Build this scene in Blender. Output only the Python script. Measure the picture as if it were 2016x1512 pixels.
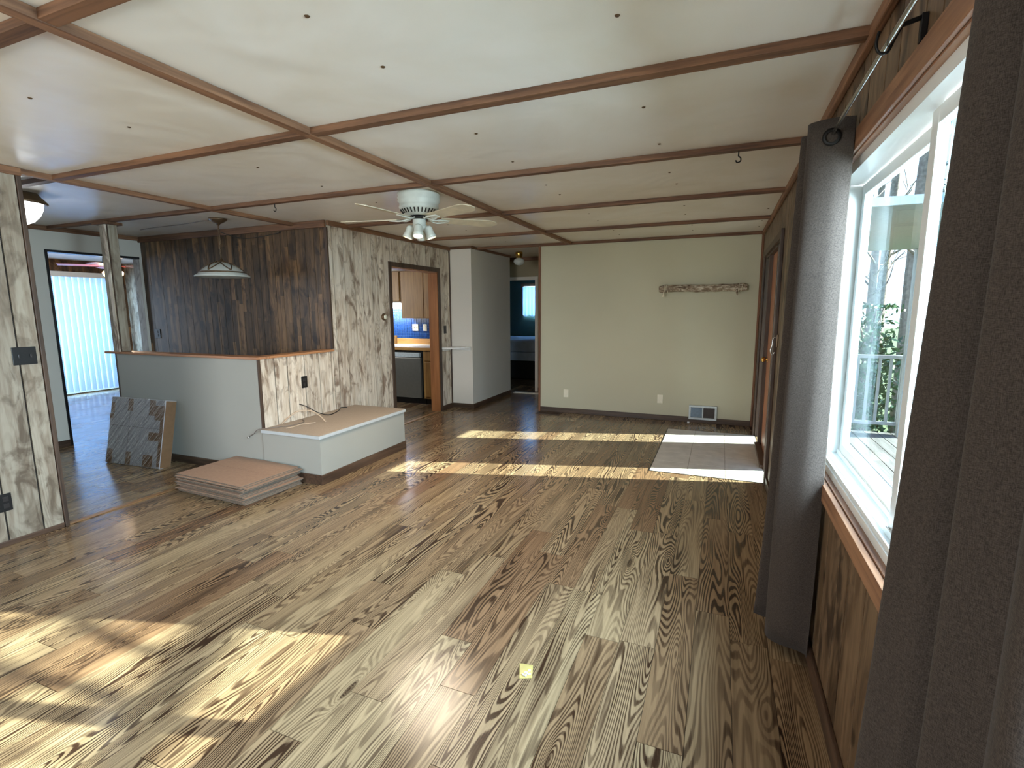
import bpy, bmesh, math, random
from mathutils import Vector, Matrix
R_ = random.Random(7)
sc = bpy.context.scene
for o in list(bpy.data.objects):
    bpy.data.objects.remove(o)
COL = sc.collection
rad = math.radians

# ------------------------------------------------------------ camera
cam = bpy.data.cameras.new('camera')
cam.sensor_fit = 'HORIZONTAL'; cam.sensor_width = 36.0
cam.lens = 993.4 * 36.0 / 2016.0
cam.clip_start = 0.02; cam.clip_end = 200
camo = bpy.data.objects.new('camera', cam); COL.objects.link(camo)
a, p, r = rad(22.475), rad(8.464), rad(-0.344)
F = Vector((-math.sin(a) * math.cos(p), math.cos(a) * math.cos(p), -math.sin(p)))
Rt = Vector((math.cos(a), math.sin(a), 0)); U = Rt.cross(F)
R2 = Rt * math.cos(r) + U * math.sin(r); U2 = -Rt * math.sin(r) + U * math.cos(r)
M4 = Matrix((R2, U2, -F)).transposed().to_4x4(); M4.translation = Vector((0, 0, 1.494))
camo.matrix_world = M4
sc.camera = camo

# ------------------------------------------------------------ render look
sc.view_settings.view_transform = 'Standard'
sc.view_settings.look = 'None'
sc.view_settings.gamma = 1.0
sc.view_settings.use_curve_mapping = False
sc.view_settings.exposure = 1.75
try:
    sc.cycles.use_denoising = True
    sc.cycles.max_bounces = 10
    sc.cycles.diffuse_bounces = 6
    sc.cycles.glossy_bounces = 4
    sc.cycles.transmission_bounces = 8
    sc.cycles.transparent_max_bounces = 12
    sc.cycles.sample_clamp_indirect = 6
    sc.cycles.caustics_reflective = False
    sc.cycles.caustics_refractive = False
except Exception:
    pass

# ------------------------------------------------------------ world, sun, daylight and fill lamps
w = bpy.data.worlds.new('sky'); sc.world = w; w.use_nodes = True
wn = w.node_tree.nodes; wl = w.node_tree.links
bg = wn['Background']
tc = wn.new('ShaderNodeTexCoord'); sp = wn.new('ShaderNodeSeparateXYZ'); cr = wn.new('ShaderNodeValToRGB')
wl.new(tc.outputs['Generated'], sp.inputs[0]); wl.new(sp.outputs['Z'], cr.inputs[0]); wl.new(cr.outputs[0], bg.inputs[0])
cr.color_ramp.elements[0].position = 0.0; cr.color_ramp.elements[0].color = (0.80, 0.90, 1.0, 1)
cr.color_ramp.elements[1].position = 0.8; cr.color_ramp.elements[1].color = (0.36, 0.58, 1.0, 1)
bg.inputs[1].default_value = 1.1

sd = bpy.data.lights.new('sun', 'SUN'); sd.energy = 16.0; sd.angle = rad(0.5); sd.color = (1.0, 0.92, 0.76)
so = bpy.data.objects.new('sun', sd); COL.objects.link(so)
dirv = Vector((-1.0, -0.285, -0.418 * 1.04)).normalized()
so.rotation_euler = dirv.to_track_quat('-Z', 'Y').to_euler()
so.location = (8, 3, 6)

def area(name, loc, direction, sx, sy, energy, color, portal=False):
    l = bpy.data.lights.new(name, 'AREA'); l.shape = 'RECTANGLE'; l.size = sx; l.size_y = sy
    l.energy = energy; l.color = color
    if portal:
        l.cycles.is_portal = True
    o = bpy.data.objects.new(name, l); COL.objects.link(o); o.location = loc
    o.rotation_euler = Vector(direction).to_track_quat('-Z', 'Y').to_euler()
    return o
area('window_daylight_portal', (0.60, 1.15, 1.42), (-1, 0, 0), 3.0, 1.3, 1, (1, 1, 1), True)
area('den_daylight_portal', (-10.95, 4.9, 1.05), (1, 0, 0), 2.6, 2.1, 1, (1, 1, 1), True)
area('nook_daylight_portal', (-6.9, 0.9, 1.4), (1, 0, 0), 1.4, 1.2, 1, (1, 1, 1), True)
# added area lamps outside the windows, standing in for sky light
area('yard_fill_lamp', (1.45, 0.7, 2.05), (-1, 0.05, -0.30), 3.3, 1.6, 330, (0.86, 0.93, 1.0))
area('den_yard_fill_lamp', (-11.6, 4.9, 1.3), (1, 0, 0), 2.8, 2.2, 130, (0.62, 0.80, 1.0))
area('bedroom_fill_lamp', (-4.0, 12.3, 1.9), (0, -1, -0.1), 1.2, 1.0, 70, (0.75, 0.87, 1.0))
# added fill lamp behind the camera, at an unseen wall opening
area('back_fill_lamp', (-2.9, -2.9, 1.35), (-0.15, 1, 0.45), 2.2, 1.9, 48, (0.93, 0.97, 1.0))
area('nook_window_daylight', (-6.6, 0.9, 1.45), (1, 0.1, 0.9), 1.3, 1.1, 7, (0.66, 0.80, 1.0))
area('den_fill_lamp', (-10.55, 2.9, 1.2), (1, 0.25, 0), 0.8, 1.6, 14, (0.60, 0.78, 1.0))  # added fill lamp inside the den; the wall behind it has no window

# ------------------------------------------------------------ mesh helper
class MB:
    def __init__(s):
        s.v = []; s.f = []; s.sm = []
    def box(s, x0, x1, y0, y1, z0, z1):
        n = len(s.v)
        s.v += [(x0, y0, z0), (x1, y0, z0), (x1, y1, z0), (x0, y1, z0), (x0, y0, z1), (x1, y0, z1), (x1, y1, z1), (x0, y1, z1)]
        for q in ((0, 3, 2, 1), (4, 5, 6, 7), (0, 1, 5, 4), (1, 2, 6, 5), (2, 3, 7, 6), (3, 0, 4, 7)):
            s.f.append(tuple(n + i for i in q)); s.sm.append(False)
        return s
    def cbox(s, x0, x1, y0, y1, z0, z1, c=0.003):
        """box with bevelled edges"""
        bm = bmesh.new(); bmesh.ops.create_cube(bm, size=1)
        for v in bm.verts:
            v.co = Vector(((x0 + x1) / 2 + v.co.x * (x1 - x0), (y0 + y1) / 2 + v.co.y * (y1 - y0), (z0 + z1) / 2 + v.co.z * (z1 - z0)))
        c = min(c, 0.45 * min(x1 - x0, y1 - y0, z1 - z0))
        bmesh.ops.bevel(bm, geom=bm.edges[:] , offset=c, segments=2, affect='EDGES', profile=0.6)
        s.add_bm(bm); return s
    def add_bm(s, bm, smooth=False):
        n = len(s.v); bm.verts.ensure_lookup_table(); bm.verts.index_update()
        s.v += [tuple(v.co) for v in bm.verts]
        for f in bm.faces:
            s.f.append(tuple(n + v.index for v in f.verts)); s.sm.append(smooth)
        bm.free()
    def obox(s, c, ax, ay, az, hx, hy, hz):
        """oriented box, centre c, unit axes, half sizes"""
        n = len(s.v); c = Vector(c); ax = Vector(ax).normalized(); ay = Vector(ay).normalized(); az = Vector(az).normalized()
        for dz in (-1, 1):
            for dx, dy in ((-1, -1), (1, -1), (1, 1), (-1, 1)):
                s.v.append(tuple(c + ax * hx * dx + ay * hy * dy + az * hz * dz))
        for q in ((0, 3, 2, 1), (4, 5, 6, 7), (0, 1, 5, 4), (1, 2, 6, 5), (2, 3, 7, 6), (3, 0, 4, 7)):
            s.f.append(tuple(n + i for i in q)); s.sm.append(False)
        return s
    def lathe(s, prof, c=(0, 0, 0), seg=32, axis=(0, 0, 1), cap=False):
        """prof: list of (radius, height along axis)"""
        az = Vector(axis).normalized(); ref = Vector((1, 0, 0)) if abs(az.x) < 0.9 else Vector((0, 1, 0))
        ax = (ref - az * ref.dot(az)).normalized(); ay = az.cross(ax); c = Vector(c); n = len(s.v)
        for (r0, h0) in prof:
            for k in range(seg):
                t = 2 * math.pi * k / seg
                s.v.append(tuple(c + az * h0 + (ax * math.cos(t) + ay * math.sin(t)) * r0))
        for i in range(len(prof) - 1):
            for k in range(seg):
                k2 = (k + 1) % seg
                s.f.append((n + i * seg + k, n + i * seg + k2, n + (i + 1) * seg + k2, n + (i + 1) * seg + k)); s.sm.append(True)
        if cap:
            s.f.append(tuple(n + k for k in range(seg))[::-1]); s.sm.append(False)
            m = n + (len(prof) - 1) * seg
            s.f.append(tuple(m + k for k in range(seg))); s.sm.append(False)
        return s
    def tube(s, pts, rr, seg=8, smooth=True, sub=6):
        P = [Vector(q) for q in pts]
        if sub > 1 and len(P) > 2:
            Q = []
            for i in range(len(P) - 1):
                p0 = P[max(i - 1, 0)]; p1 = P[i]; p2 = P[i + 1]; p3 = P[min(i + 2, len(P) - 1)]
                for k in range(sub):
                    t = k / sub
                    Q.append(0.5 * ((2 * p1) + (p2 - p0) * t + (2 * p0 - 5 * p1 + 4 * p2 - p3) * t * t + (-p0 + 3 * p1 - 3 * p2 + p3) * t ** 3))
            Q.append(P[-1]); P = Q
        n = len(s.v); up = Vector((0, 0, 1)); N = None
        for i, q in enumerate(P):
            t = (P[min(i + 1, len(P) - 1)] - P[max(i - 1, 0)]).normalized()
            if N is None:
                N = (up if abs(t.z) < 0.9 else Vector((1, 0, 0)))
            N = (N - t * N.dot(t)).normalized(); B = t.cross(N)
            ra = rr(i / (len(P) - 1)) if callable(rr) else rr
            for k in range(seg):
                th = 2 * math.pi * k / seg
                s.v.append(tuple(q + (N * math.cos(th) + B * math.sin(th)) * ra))
        for i in range(len(P) - 1):
            for k in range(seg):
                k2 = (k + 1) % seg
                s.f.append((n + i * seg + k, n + i * seg + k2, n + (i + 1) * seg + k2, n + (i + 1) * seg + k)); s.sm.append(smooth)
        s.f.append(tuple(n + k for k in range(seg))[::-1]); s.sm.append(False)
        m = n + (len(P) - 1) * seg
        s.f.append(tuple(m + k for k in range(seg))); s.sm.append(False)
        return s
    def grid(s, rows, smooth=True, closed=False):
        n = len(s.v); W = len(rows[0])
        for rw in rows: s.v += [tuple(q) for q in rw]
        for i in range(len(rows) - 1):
            for k in range(W - 1 + (1 if closed else 0)):
                k2 = (k + 1) % W
                s.f.append((n + i * W + k, n + i * W + k2, n + (i + 1) * W + k2, n + (i + 1) * W + k)); s.sm.append(smooth)
        return s

WL = {}
def obj(name, mb, m, parent=None, label=None, category=None, group=None, kind=None):
    xs = [v[0] for v in mb.v]; ys = [v[1] for v in mb.v]; zs = [v[2] for v in mb.v]
    c = Vector(((min(xs) + max(xs)) / 2, (min(ys) + max(ys)) / 2, min(zs)))
    me = bpy.data.meshes.new(name)
    me.from_pydata([tuple(Vector(v) - c) for v in mb.v], [], mb.f)
    me.polygons.foreach_set('use_smooth', mb.sm)
    if m: me.materials.append(m)
    me.update()
    o = bpy.data.objects.new(name, me); COL.objects.link(o)
    if parent is not None:
        o.parent = parent; o.location = c - WL[parent.name]
    else:
        o.location = c
    WL[o.name] = c
    return tag(o, label, category, group, kind)
def tag(o, label=None, category=None, group=None, kind=None):
    if label: o['label'] = label
    if category: o['category'] = category
    if group: o['group'] = group
    if kind: o['kind'] = kind
    return o
def thing(name, loc, label, category, group=None, kind=None):
    o = bpy.data.objects.new(name, None); COL.objects.link(o); o.location = loc
    o.empty_display_size = 0.1
    WL[o.name] = Vector(loc)
    return tag(o, label, category, group, kind)
def copy_tree(o, parent=None):
    c = o.copy(); COL.objects.link(c)
    if parent is not None: c.parent = parent
    WL[c.name] = WL[o.name].copy()
    for ch in list(o.children):
        copy_tree(ch, c)
    return c

# ------------------------------------------------------------ materials
def newmat(name):
    m = bpy.data.materials.new(name); m.use_nodes = True
    nt = m.node_tree; return m, nt, nt.nodes, nt.links, nt.nodes['Principled BSDF']
def srgb(r, g, b):
    f = lambda c: (c / 255 / 12.92) if c / 255 <= 0.04045 else ((c / 255 + 0.055) / 1.055) ** 2.4
    return (f(r), f(g), f(b), 1)
def math_(N, L, op, a_, b_=None, c_=None):
    n = N.new('ShaderNodeMath'); n.operation = op
    for i, v in enumerate((a_, b_, c_)):
        if v is None: continue
        if isinstance(v, (int, float)): n.inputs[i].default_value = v
        else: L.new(v, n.inputs[i])
    return n.outputs[0]
def mixc(N, L, fac, A, B, mode='MIX'):
    n = N.new('ShaderNodeMix'); n.data_type = 'RGBA'; n.blend_type = mode
    if isinstance(fac, (int, float)): n.inputs[0].default_value = fac
    else: L.new(fac, n.inputs[0])
    for k, v in ((6, A), (7, B)):
        if isinstance(v, tuple): n.inputs[k].default_value = v
        else: L.new(v, n.inputs[k])
    return n.outputs[2]
def noise(N, L, vec, scale=1.0, detail=2.0, rough=0.5, dist=0.0):
    n = N.new('ShaderNodeTexNoise'); n.inputs['Scale'].default_value = scale; n.inputs['Detail'].default_value = detail
    n.inputs['Roughness'].default_value = rough; n.inputs['Distortion'].default_value = dist
    if vec is not None: L.new(vec, n.inputs['Vector'])
    return n.outputs['Fac']
def ramp(N, L, fac, stops):
    n = N.new('ShaderNodeValToRGB'); L.new(fac, n.inputs[0]); e = n.color_ramp.elements
    while len(e) < len(stops): e.new(0.5)
    for i, (pp, c) in enumerate(stops):
        e[i].position = pp; e[i].color = c if isinstance(c, tuple) else (c, c, c, 1)
    return n.outputs[0]
def bump(N, L, h, dist, strength, bsdf):
    n = N.new('ShaderNodeBump'); n.inputs['Distance'].default_value = dist; n.inputs['Strength'].default_value = strength
    L.new(h, n.inputs['Height']); L.new(n.outputs[0], bsdf.inputs['Normal'])
def spec(b, v):
    b.inputs['Specular IOR Level'].default_value = v
def plain(name, col, rough=0.6, metal=0.0, sp_=0.5, var=0.06, nscale=30, bmp=0.0):
    m, nt, N, L, B = newmat(name)
    g = N.new('ShaderNodeNewGeometry')
    f = noise(N, L, g.outputs['Position'], nscale, 4)
    c2 = tuple(max(0, c * (1 - 2.2 * var)) for c in col[:3]) + (1,)
    L.new(mixc(N, L, ramp(N, L, f, [(0.35, 0.0), (0.65, 1.0)]), c2, col), B.inputs['Base Color'])
    B.inputs['Roughness'].default_value = rough; B.inputs['Metallic'].default_value = metal; spec(B, sp_)
    if bmp: bump(N, L, f, bmp, 0.5, B)
    return m
def stretch(N, L, along, sa, sb, island=True, seed=0.0):
    """world position squeezed along the grain, shifted by a random amount for every board"""
    g = N.new('ShaderNodeNewGeometry'); oi = N.new('ShaderNodeObjectInfo')
    rnd = math_(N, L, 'FRACT', math_(N, L, 'ADD', math_(N, L, 'MULTIPLY', g.outputs['Random Per Island'], 7.13), math_(N, L, 'ADD', oi.outputs['Random'], seed)))
    sxyz = N.new('ShaderNodeSeparateXYZ'); L.new(g.outputs['Position'], sxyz.inputs[0])
    u = math_(N, L, 'ADD', sxyz.outputs['X'], sxyz.outputs['Y']) if along == 'z' else sxyz.outputs['X' if along == 'y' else 'Y']
    v = sxyz.outputs[along.upper()]
    o2 = sxyz.outputs['Z'] if along != 'z' else None
    def vec(sa, sb, k=1.0):
        c = N.new('ShaderNodeCombineXYZ')
        L.new(math_(N, L, 'ADD', math_(N, L, 'MULTIPLY', u, sa), math_(N, L, 'MULTIPLY', rnd, 37.0 * k)), c.inputs[0])
        L.new(math_(N, L, 'ADD', math_(N, L, 'MULTIPLY', v, sb), math_(N, L, 'MULTIPLY', rnd, 91.0 * k)), c.inputs[1])
        if o2 is not None:
            L.new(math_(N, L, 'ADD', math_(N, L, 'MULTIPLY', o2, sa), math_(N, L, 'MULTIPLY', rnd, 13.0)), c.inputs[2])
        else:
            L.new(math_(N, L, 'MULTIPLY', rnd, 53.0), c.inputs[2])
        return c.outputs[0]
    return vec, rnd, u, v

def floor_mat():
    m, nt, N, L, B = newmat('laminate_floor')
    vec, rnd, u, v = stretch(N, L, 'y', 1, 1)
    warp = noise(N, L, vec(30, 2.2), 1, 3, 0.6)
    base = noise(N, L, vec(7.0, 0.62), 1, 1.0, 0.3, 0.15)
    vo = N.new('ShaderNodeTexVoronoi'); vo.inputs['Scale'].default_value = 1.0; L.new(vec(5.2, 1.15, 1.7), vo.inputs['Vector'])
    kd = vo.outputs['Distance']
    knot = math_(N, L, 'EXPONENT', math_(N, L, 'MULTIPLY', kd, -7.0))
    core = ramp(N, L, kd, [(0.0, 1.0), (0.055, 0.9), (0.075, 0.0)])
    h = math_(N, L, 'ADD', base, math_(N, L, 'MULTIPLY', warp, 0.024))
    h = math_(N, L, 'ADD', h, math_(N, L, 'MULTIPLY', knot, 0.34))
    rings = math_(N, L, 'SINE', math_(N, L, 'MULTIPLY', h, 260.0))
    rings = math_(N, L, 'MULTIPLY_ADD', rings, 0.5, 0.5)
    ringm = ramp(N, L, rings, [(0.0, 1.0), (0.30, 0.85), (0.62, 0.0), (1.0, 0.0)])
    streak = noise(N, L, vec(75, 2.4), 1, 3, 0.6)
    streakm = ramp(N, L, streak, [(0.38, 0.0), (0.66, 1.0)])
    amp = ramp(N, L, noise(N, L, vec(5, 0.8, 2.0), 1, 2), [(0.32, 0.25), (0.62, 1.0)])
    blot = ramp(N, L, noise(N, L, vec(7, 0.7, 3.0), 1, 3, 0.6), [(0.52, 0.0), (0.74, 1.0)])
    light = ramp(N, L, rnd, [(0.0, srgb(156, 132, 102)), (0.3, srgb(134, 108, 80)), (0.6, srgb(164, 142, 110)), (1.0, srgb(126, 96, 70))])
    dark = srgb(50, 33, 22)
    k = math_(N, L, 'MULTIPLY', ringm, math_(N, L, 'MULTIPLY', amp, 0.88))
    k = math_(N, L, 'ADD', k, math_(N, L, 'MULTIPLY', streakm, 0.30))
    k = math_(N, L, 'ADD', k, math_(N, L, 'MULTIPLY', blot, 0.42))
    k = math_(N, L, 'ADD', k, math_(N, L, 'MULTIPLY', core, 0.7))
    k = math_(N, L, 'MINIMUM', k, 1.0)
    L.new(mixc(N, L, k, light, dark), B.inputs['Base Color'])
    g2 = N.new('ShaderNodeNewGeometry')
    rr_ = ramp(N, L, noise(N, L, g2.outputs['Position'], 2.5, 3), [(0.3, 0.15), (0.7, 0.26)])
    L.new(rr_, B.inputs['Roughness']); spec(B, 0.5)
    bump(N, L, k, 0.0004, 0.25, B)
    return m
def panel_mat(name, lt, mid, dk, amount=0.5, blocks=0.0, rough=0.5, sp_=0.4):
    """printed plank panelling; grain runs up the wall"""
    m, nt, N, L, B = newmat(name)
    vec, rnd, u, v = stretch(N, L, 'z', 1, 1)
    smud = noise(N, L, vec(7.0, 3.4), 1, 5, 0.55, 1.3)
    fine = noise(N, L, vec(30, 3.0), 1, 4, 0.55, 0.6)
    base = noise(N, L, vec(5.5, 1.1, 2.0), 1, 1.5, 0.4, 0.4)
    rings = math_(N, L, 'MULTIPLY_ADD', math_(N, L, 'SINE', math_(N, L, 'MULTIPLY', math_(N, L, 'ADD', base, math_(N, L, 'MULTIPLY', smud, 0.06)), 120.0)), 0.5, 0.5)
    c = mixc(N, L, ramp(N, L, fine, [(0.36, 0.0), (0.62, 1.0)]), mid, lt)
    k = math_(N, L, 'MULTIPLY', ramp(N, L, smud, [(0.50, 0.0), (0.66, 1.0)]), amount + 0.35)
    k = math_(N, L, 'ADD', k, math_(N, L, 'MULTIPLY', math_(N, L, 'MULTIPLY', ramp(N, L, rings, [(0.0, 1.0), (0.5, 0.0)]), ramp(N, L, noise(N, L, vec(4, 0.9, 3.0), 1, 2), [(0.45, 0.0), (0.65, 1.0)])), 0.45))
    k = math_(N, L, 'MINIMUM', k, 0.92)
    c = mixc(N, L, k, c, dk)
    tone = ramp(N, L, rnd, [(0.0, 0.80), (0.5, 1.0), (1.0, 0.90)])
    c = mixc(N, L, 1.0, c, tone, 'MULTIPLY')
    if blocks > 0:
        cx = math_(N, L, 'FLOOR', math_(N, L, 'MULTIPLY', u, 19.0))
        w1 = N.new('ShaderNodeTexWhiteNoise'); w1.noise_dimensions = '1D'; L.new(cx, w1.inputs['W'])
        cz = math_(N, L, 'FLOOR', math_(N, L, 'ADD', math_(N, L, 'MULTIPLY', v, 1.25), math_(N, L, 'MULTIPLY', w1.outputs['Value'], 9.0)))
        w2 = N.new('ShaderNodeTexWhiteNoise'); w2.noise_dimensions = '2D'
        cc = N.new('ShaderNodeCombineXYZ'); L.new(cx, cc.inputs[0]); L.new(cz, cc.inputs[1]); L.new(cc.outputs[0], w2.inputs['Vector'])
        tn = ramp(N, L, w2.outputs['Value'], [(0.0, (0.35, 0.34, 0.33, 1)), (0.4, (0.75, 0.72, 0.68, 1)), (0.8, (1.3, 1.22, 1.08, 1)), (1.0, (2.2, 2.0, 1.7, 1))])
        c = mixc(N, L, blocks, c, mixc(N, L, 1.0, c, tn, 'MULTIPLY'))
    L.new(c, B.inputs['Base Color'])
    B.inputs['Roughness'].default_value = rough; spec(B, sp_)
    bump(N, L, fine, 0.0005, 0.3, B)
    return m
def wood(name, c1, c2, along='y', rough=0.5, sa=45, sb=2.2, sp_=0.4, knots=False):
    m, nt, N, L, B = newmat(name)
    vec, rnd, u, v = stretch(N, L, along, 1, 1)
    f = noise(N, L, vec(sa, sb), 1, 4, 0.6, 0.5)
    big = noise(N, L, vec(sa * 0.15, sb * 0.5), 1, 3)
    k = ramp(N, L, math_(N, L, 'ADD', math_(N, L, 'MULTIPLY', f, 0.65), math_(N, L, 'MULTIPLY', big, 0.35)), [(0.38, 0.0), (0.62, 1.0)])
    L.new(mixc(N, L, k, c2, c1), B.inputs['Base Color'])
    B.inputs['Roughness'].default_value = rough; spec(B, sp_)
    bump(N, L, f, 0.0006, 0.35, B)
    return m
def wall_paint(name, col, rough=0.6, bmp=0.0006, sc_=220, sp_=0.3):
    m, nt, N, L, B = newmat(name)
    g = N.new('ShaderNodeNewGeometry')
    f = noise(N, L, g.outputs['Position'], sc_, 2, 0.6)
    big = noise(N, L, g.outputs['Position'], 1.2, 3)
    c2 = tuple(c * 0.95 for c in col[:3]) + (1,)
    L.new(mixc(N, L, ramp(N, L, big, [(0.35, 0.0), (0.65, 1.0)]), c2, col), B.inputs['Base Color'])
    B.inputs['Roughness'].default_value = rough; spec(B, sp_)
    bump(N, L, f, bmp, 0.6, B)
    return m
def ceil_mat():
    m, nt, N, L, B = newmat('ceiling_board')
    g = N.new('ShaderNodeNewGeometry')
    wav = noise(N, L, g.outputs['Position'], 2.2, 2, 0.5, 0.6)
    fine = noise(N, L, g.outputs['Position'], 160, 3, 0.6)
    stain = noise(N, L, g.outputs['Position'], 1.1, 4, 0.6, 0.5)
    L.new(mixc(N, L, ramp(N, L, stain, [(0.40, 0.0), (0.62, 1.0)]), srgb(222, 213, 200), srgb(230, 224, 216)), B.inputs['Base Color'])
    B.inputs['Roughness'].default_value = 0.34; spec(B, 0.35)
    h = math_(N, L, 'ADD', math_(N, L, 'MULTIPLY', wav, 1.0), math_(N, L, 'MULTIPLY', fine, 0.012))
    bump(N, L, h, 0.03, 0.5, B)
    return m
def fabric(name, c1, c2, transl=0.0):
    m, nt, N, L, B = newmat(name)
    g = N.new('ShaderNodeNewGeometry')
    mp = N.new('ShaderNodeMapping'); mp.inputs['Scale'].default_value = (1400, 1400, 160); L.new(g.outputs['Position'], mp.inputs[0])
    mp2 = N.new('ShaderNodeMapping'); mp2.inputs['Scale'].default_value = (160, 160, 1400); L.new(g.outputs['Position'], mp2.inputs[0])
    f = math_(N, L, 'ADD', noise(N, L, mp.outputs[0], 1, 2), noise(N, L, mp2.outputs[0], 1, 2))
    f = math_(N, L, 'MULTIPLY', f, 0.5)
    L.new(mixc(N, L, ramp(N, L, f, [(0.40, 0.0), (0.60, 1.0)]), c1, c2), B.inputs['Base Color'])
    B.inputs['Roughness'].default_value = 0.95; spec(B, 0.1)
    B.inputs['Sheen Weight'].default_value = 0.05; B.inputs['Sheen Roughness'].default_value = 0.5
    bump(N, L, f, 0.0008, 0.5, B)
    if transl > 0:
        t = N.new('ShaderNodeBsdfTranslucent'); t.inputs[0].default_value = c2
        mx = N.new('ShaderNodeMixShader'); mx.inputs[0].default_value = transl
        L.new(B.outputs[0], mx.inputs[1]); L.new(t.outputs[0], mx.inputs[2]); L.new(mx.outputs[0], N['Material Output'].inputs[0])
    return m
def glow(name, col, strength):
    m, nt, N, L, B = newmat(name)
    B.inputs['Base Color'].default_value = col; B.inputs['Emission Color'].default_value = col
    B.inputs['Emission Strength'].default_value = strength; B.inputs['Roughness'].default_value = 0.4
    return m
def glassy(name, tint, gl=0.08):
    m, nt, N, L, B = newmat(name)
    t = N.new('ShaderNodeBsdfTransparent'); t.inputs[0].default_value = tint
    g = N.new('ShaderNodeBsdfGlossy'); g.inputs['Roughness'].default_value = 0.02
    fr = N.new('ShaderNodeLayerWeight'); fr.inputs[0].default_value = 0.5
    mx = N.new('ShaderNodeMixShader')
    L.new(math_(N, L, 'MULTIPLY_ADD', math_(N, L, 'POWER', fr.outputs['Facing'], 5.0), gl * 6, 0.02), mx.inputs[0])
    L.new(t.outputs[0], mx.inputs[1]); L.new(g.outputs[0], mx.inputs[2]); L.new(mx.outputs[0], N['Material Output'].inputs[0])
    return m

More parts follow.
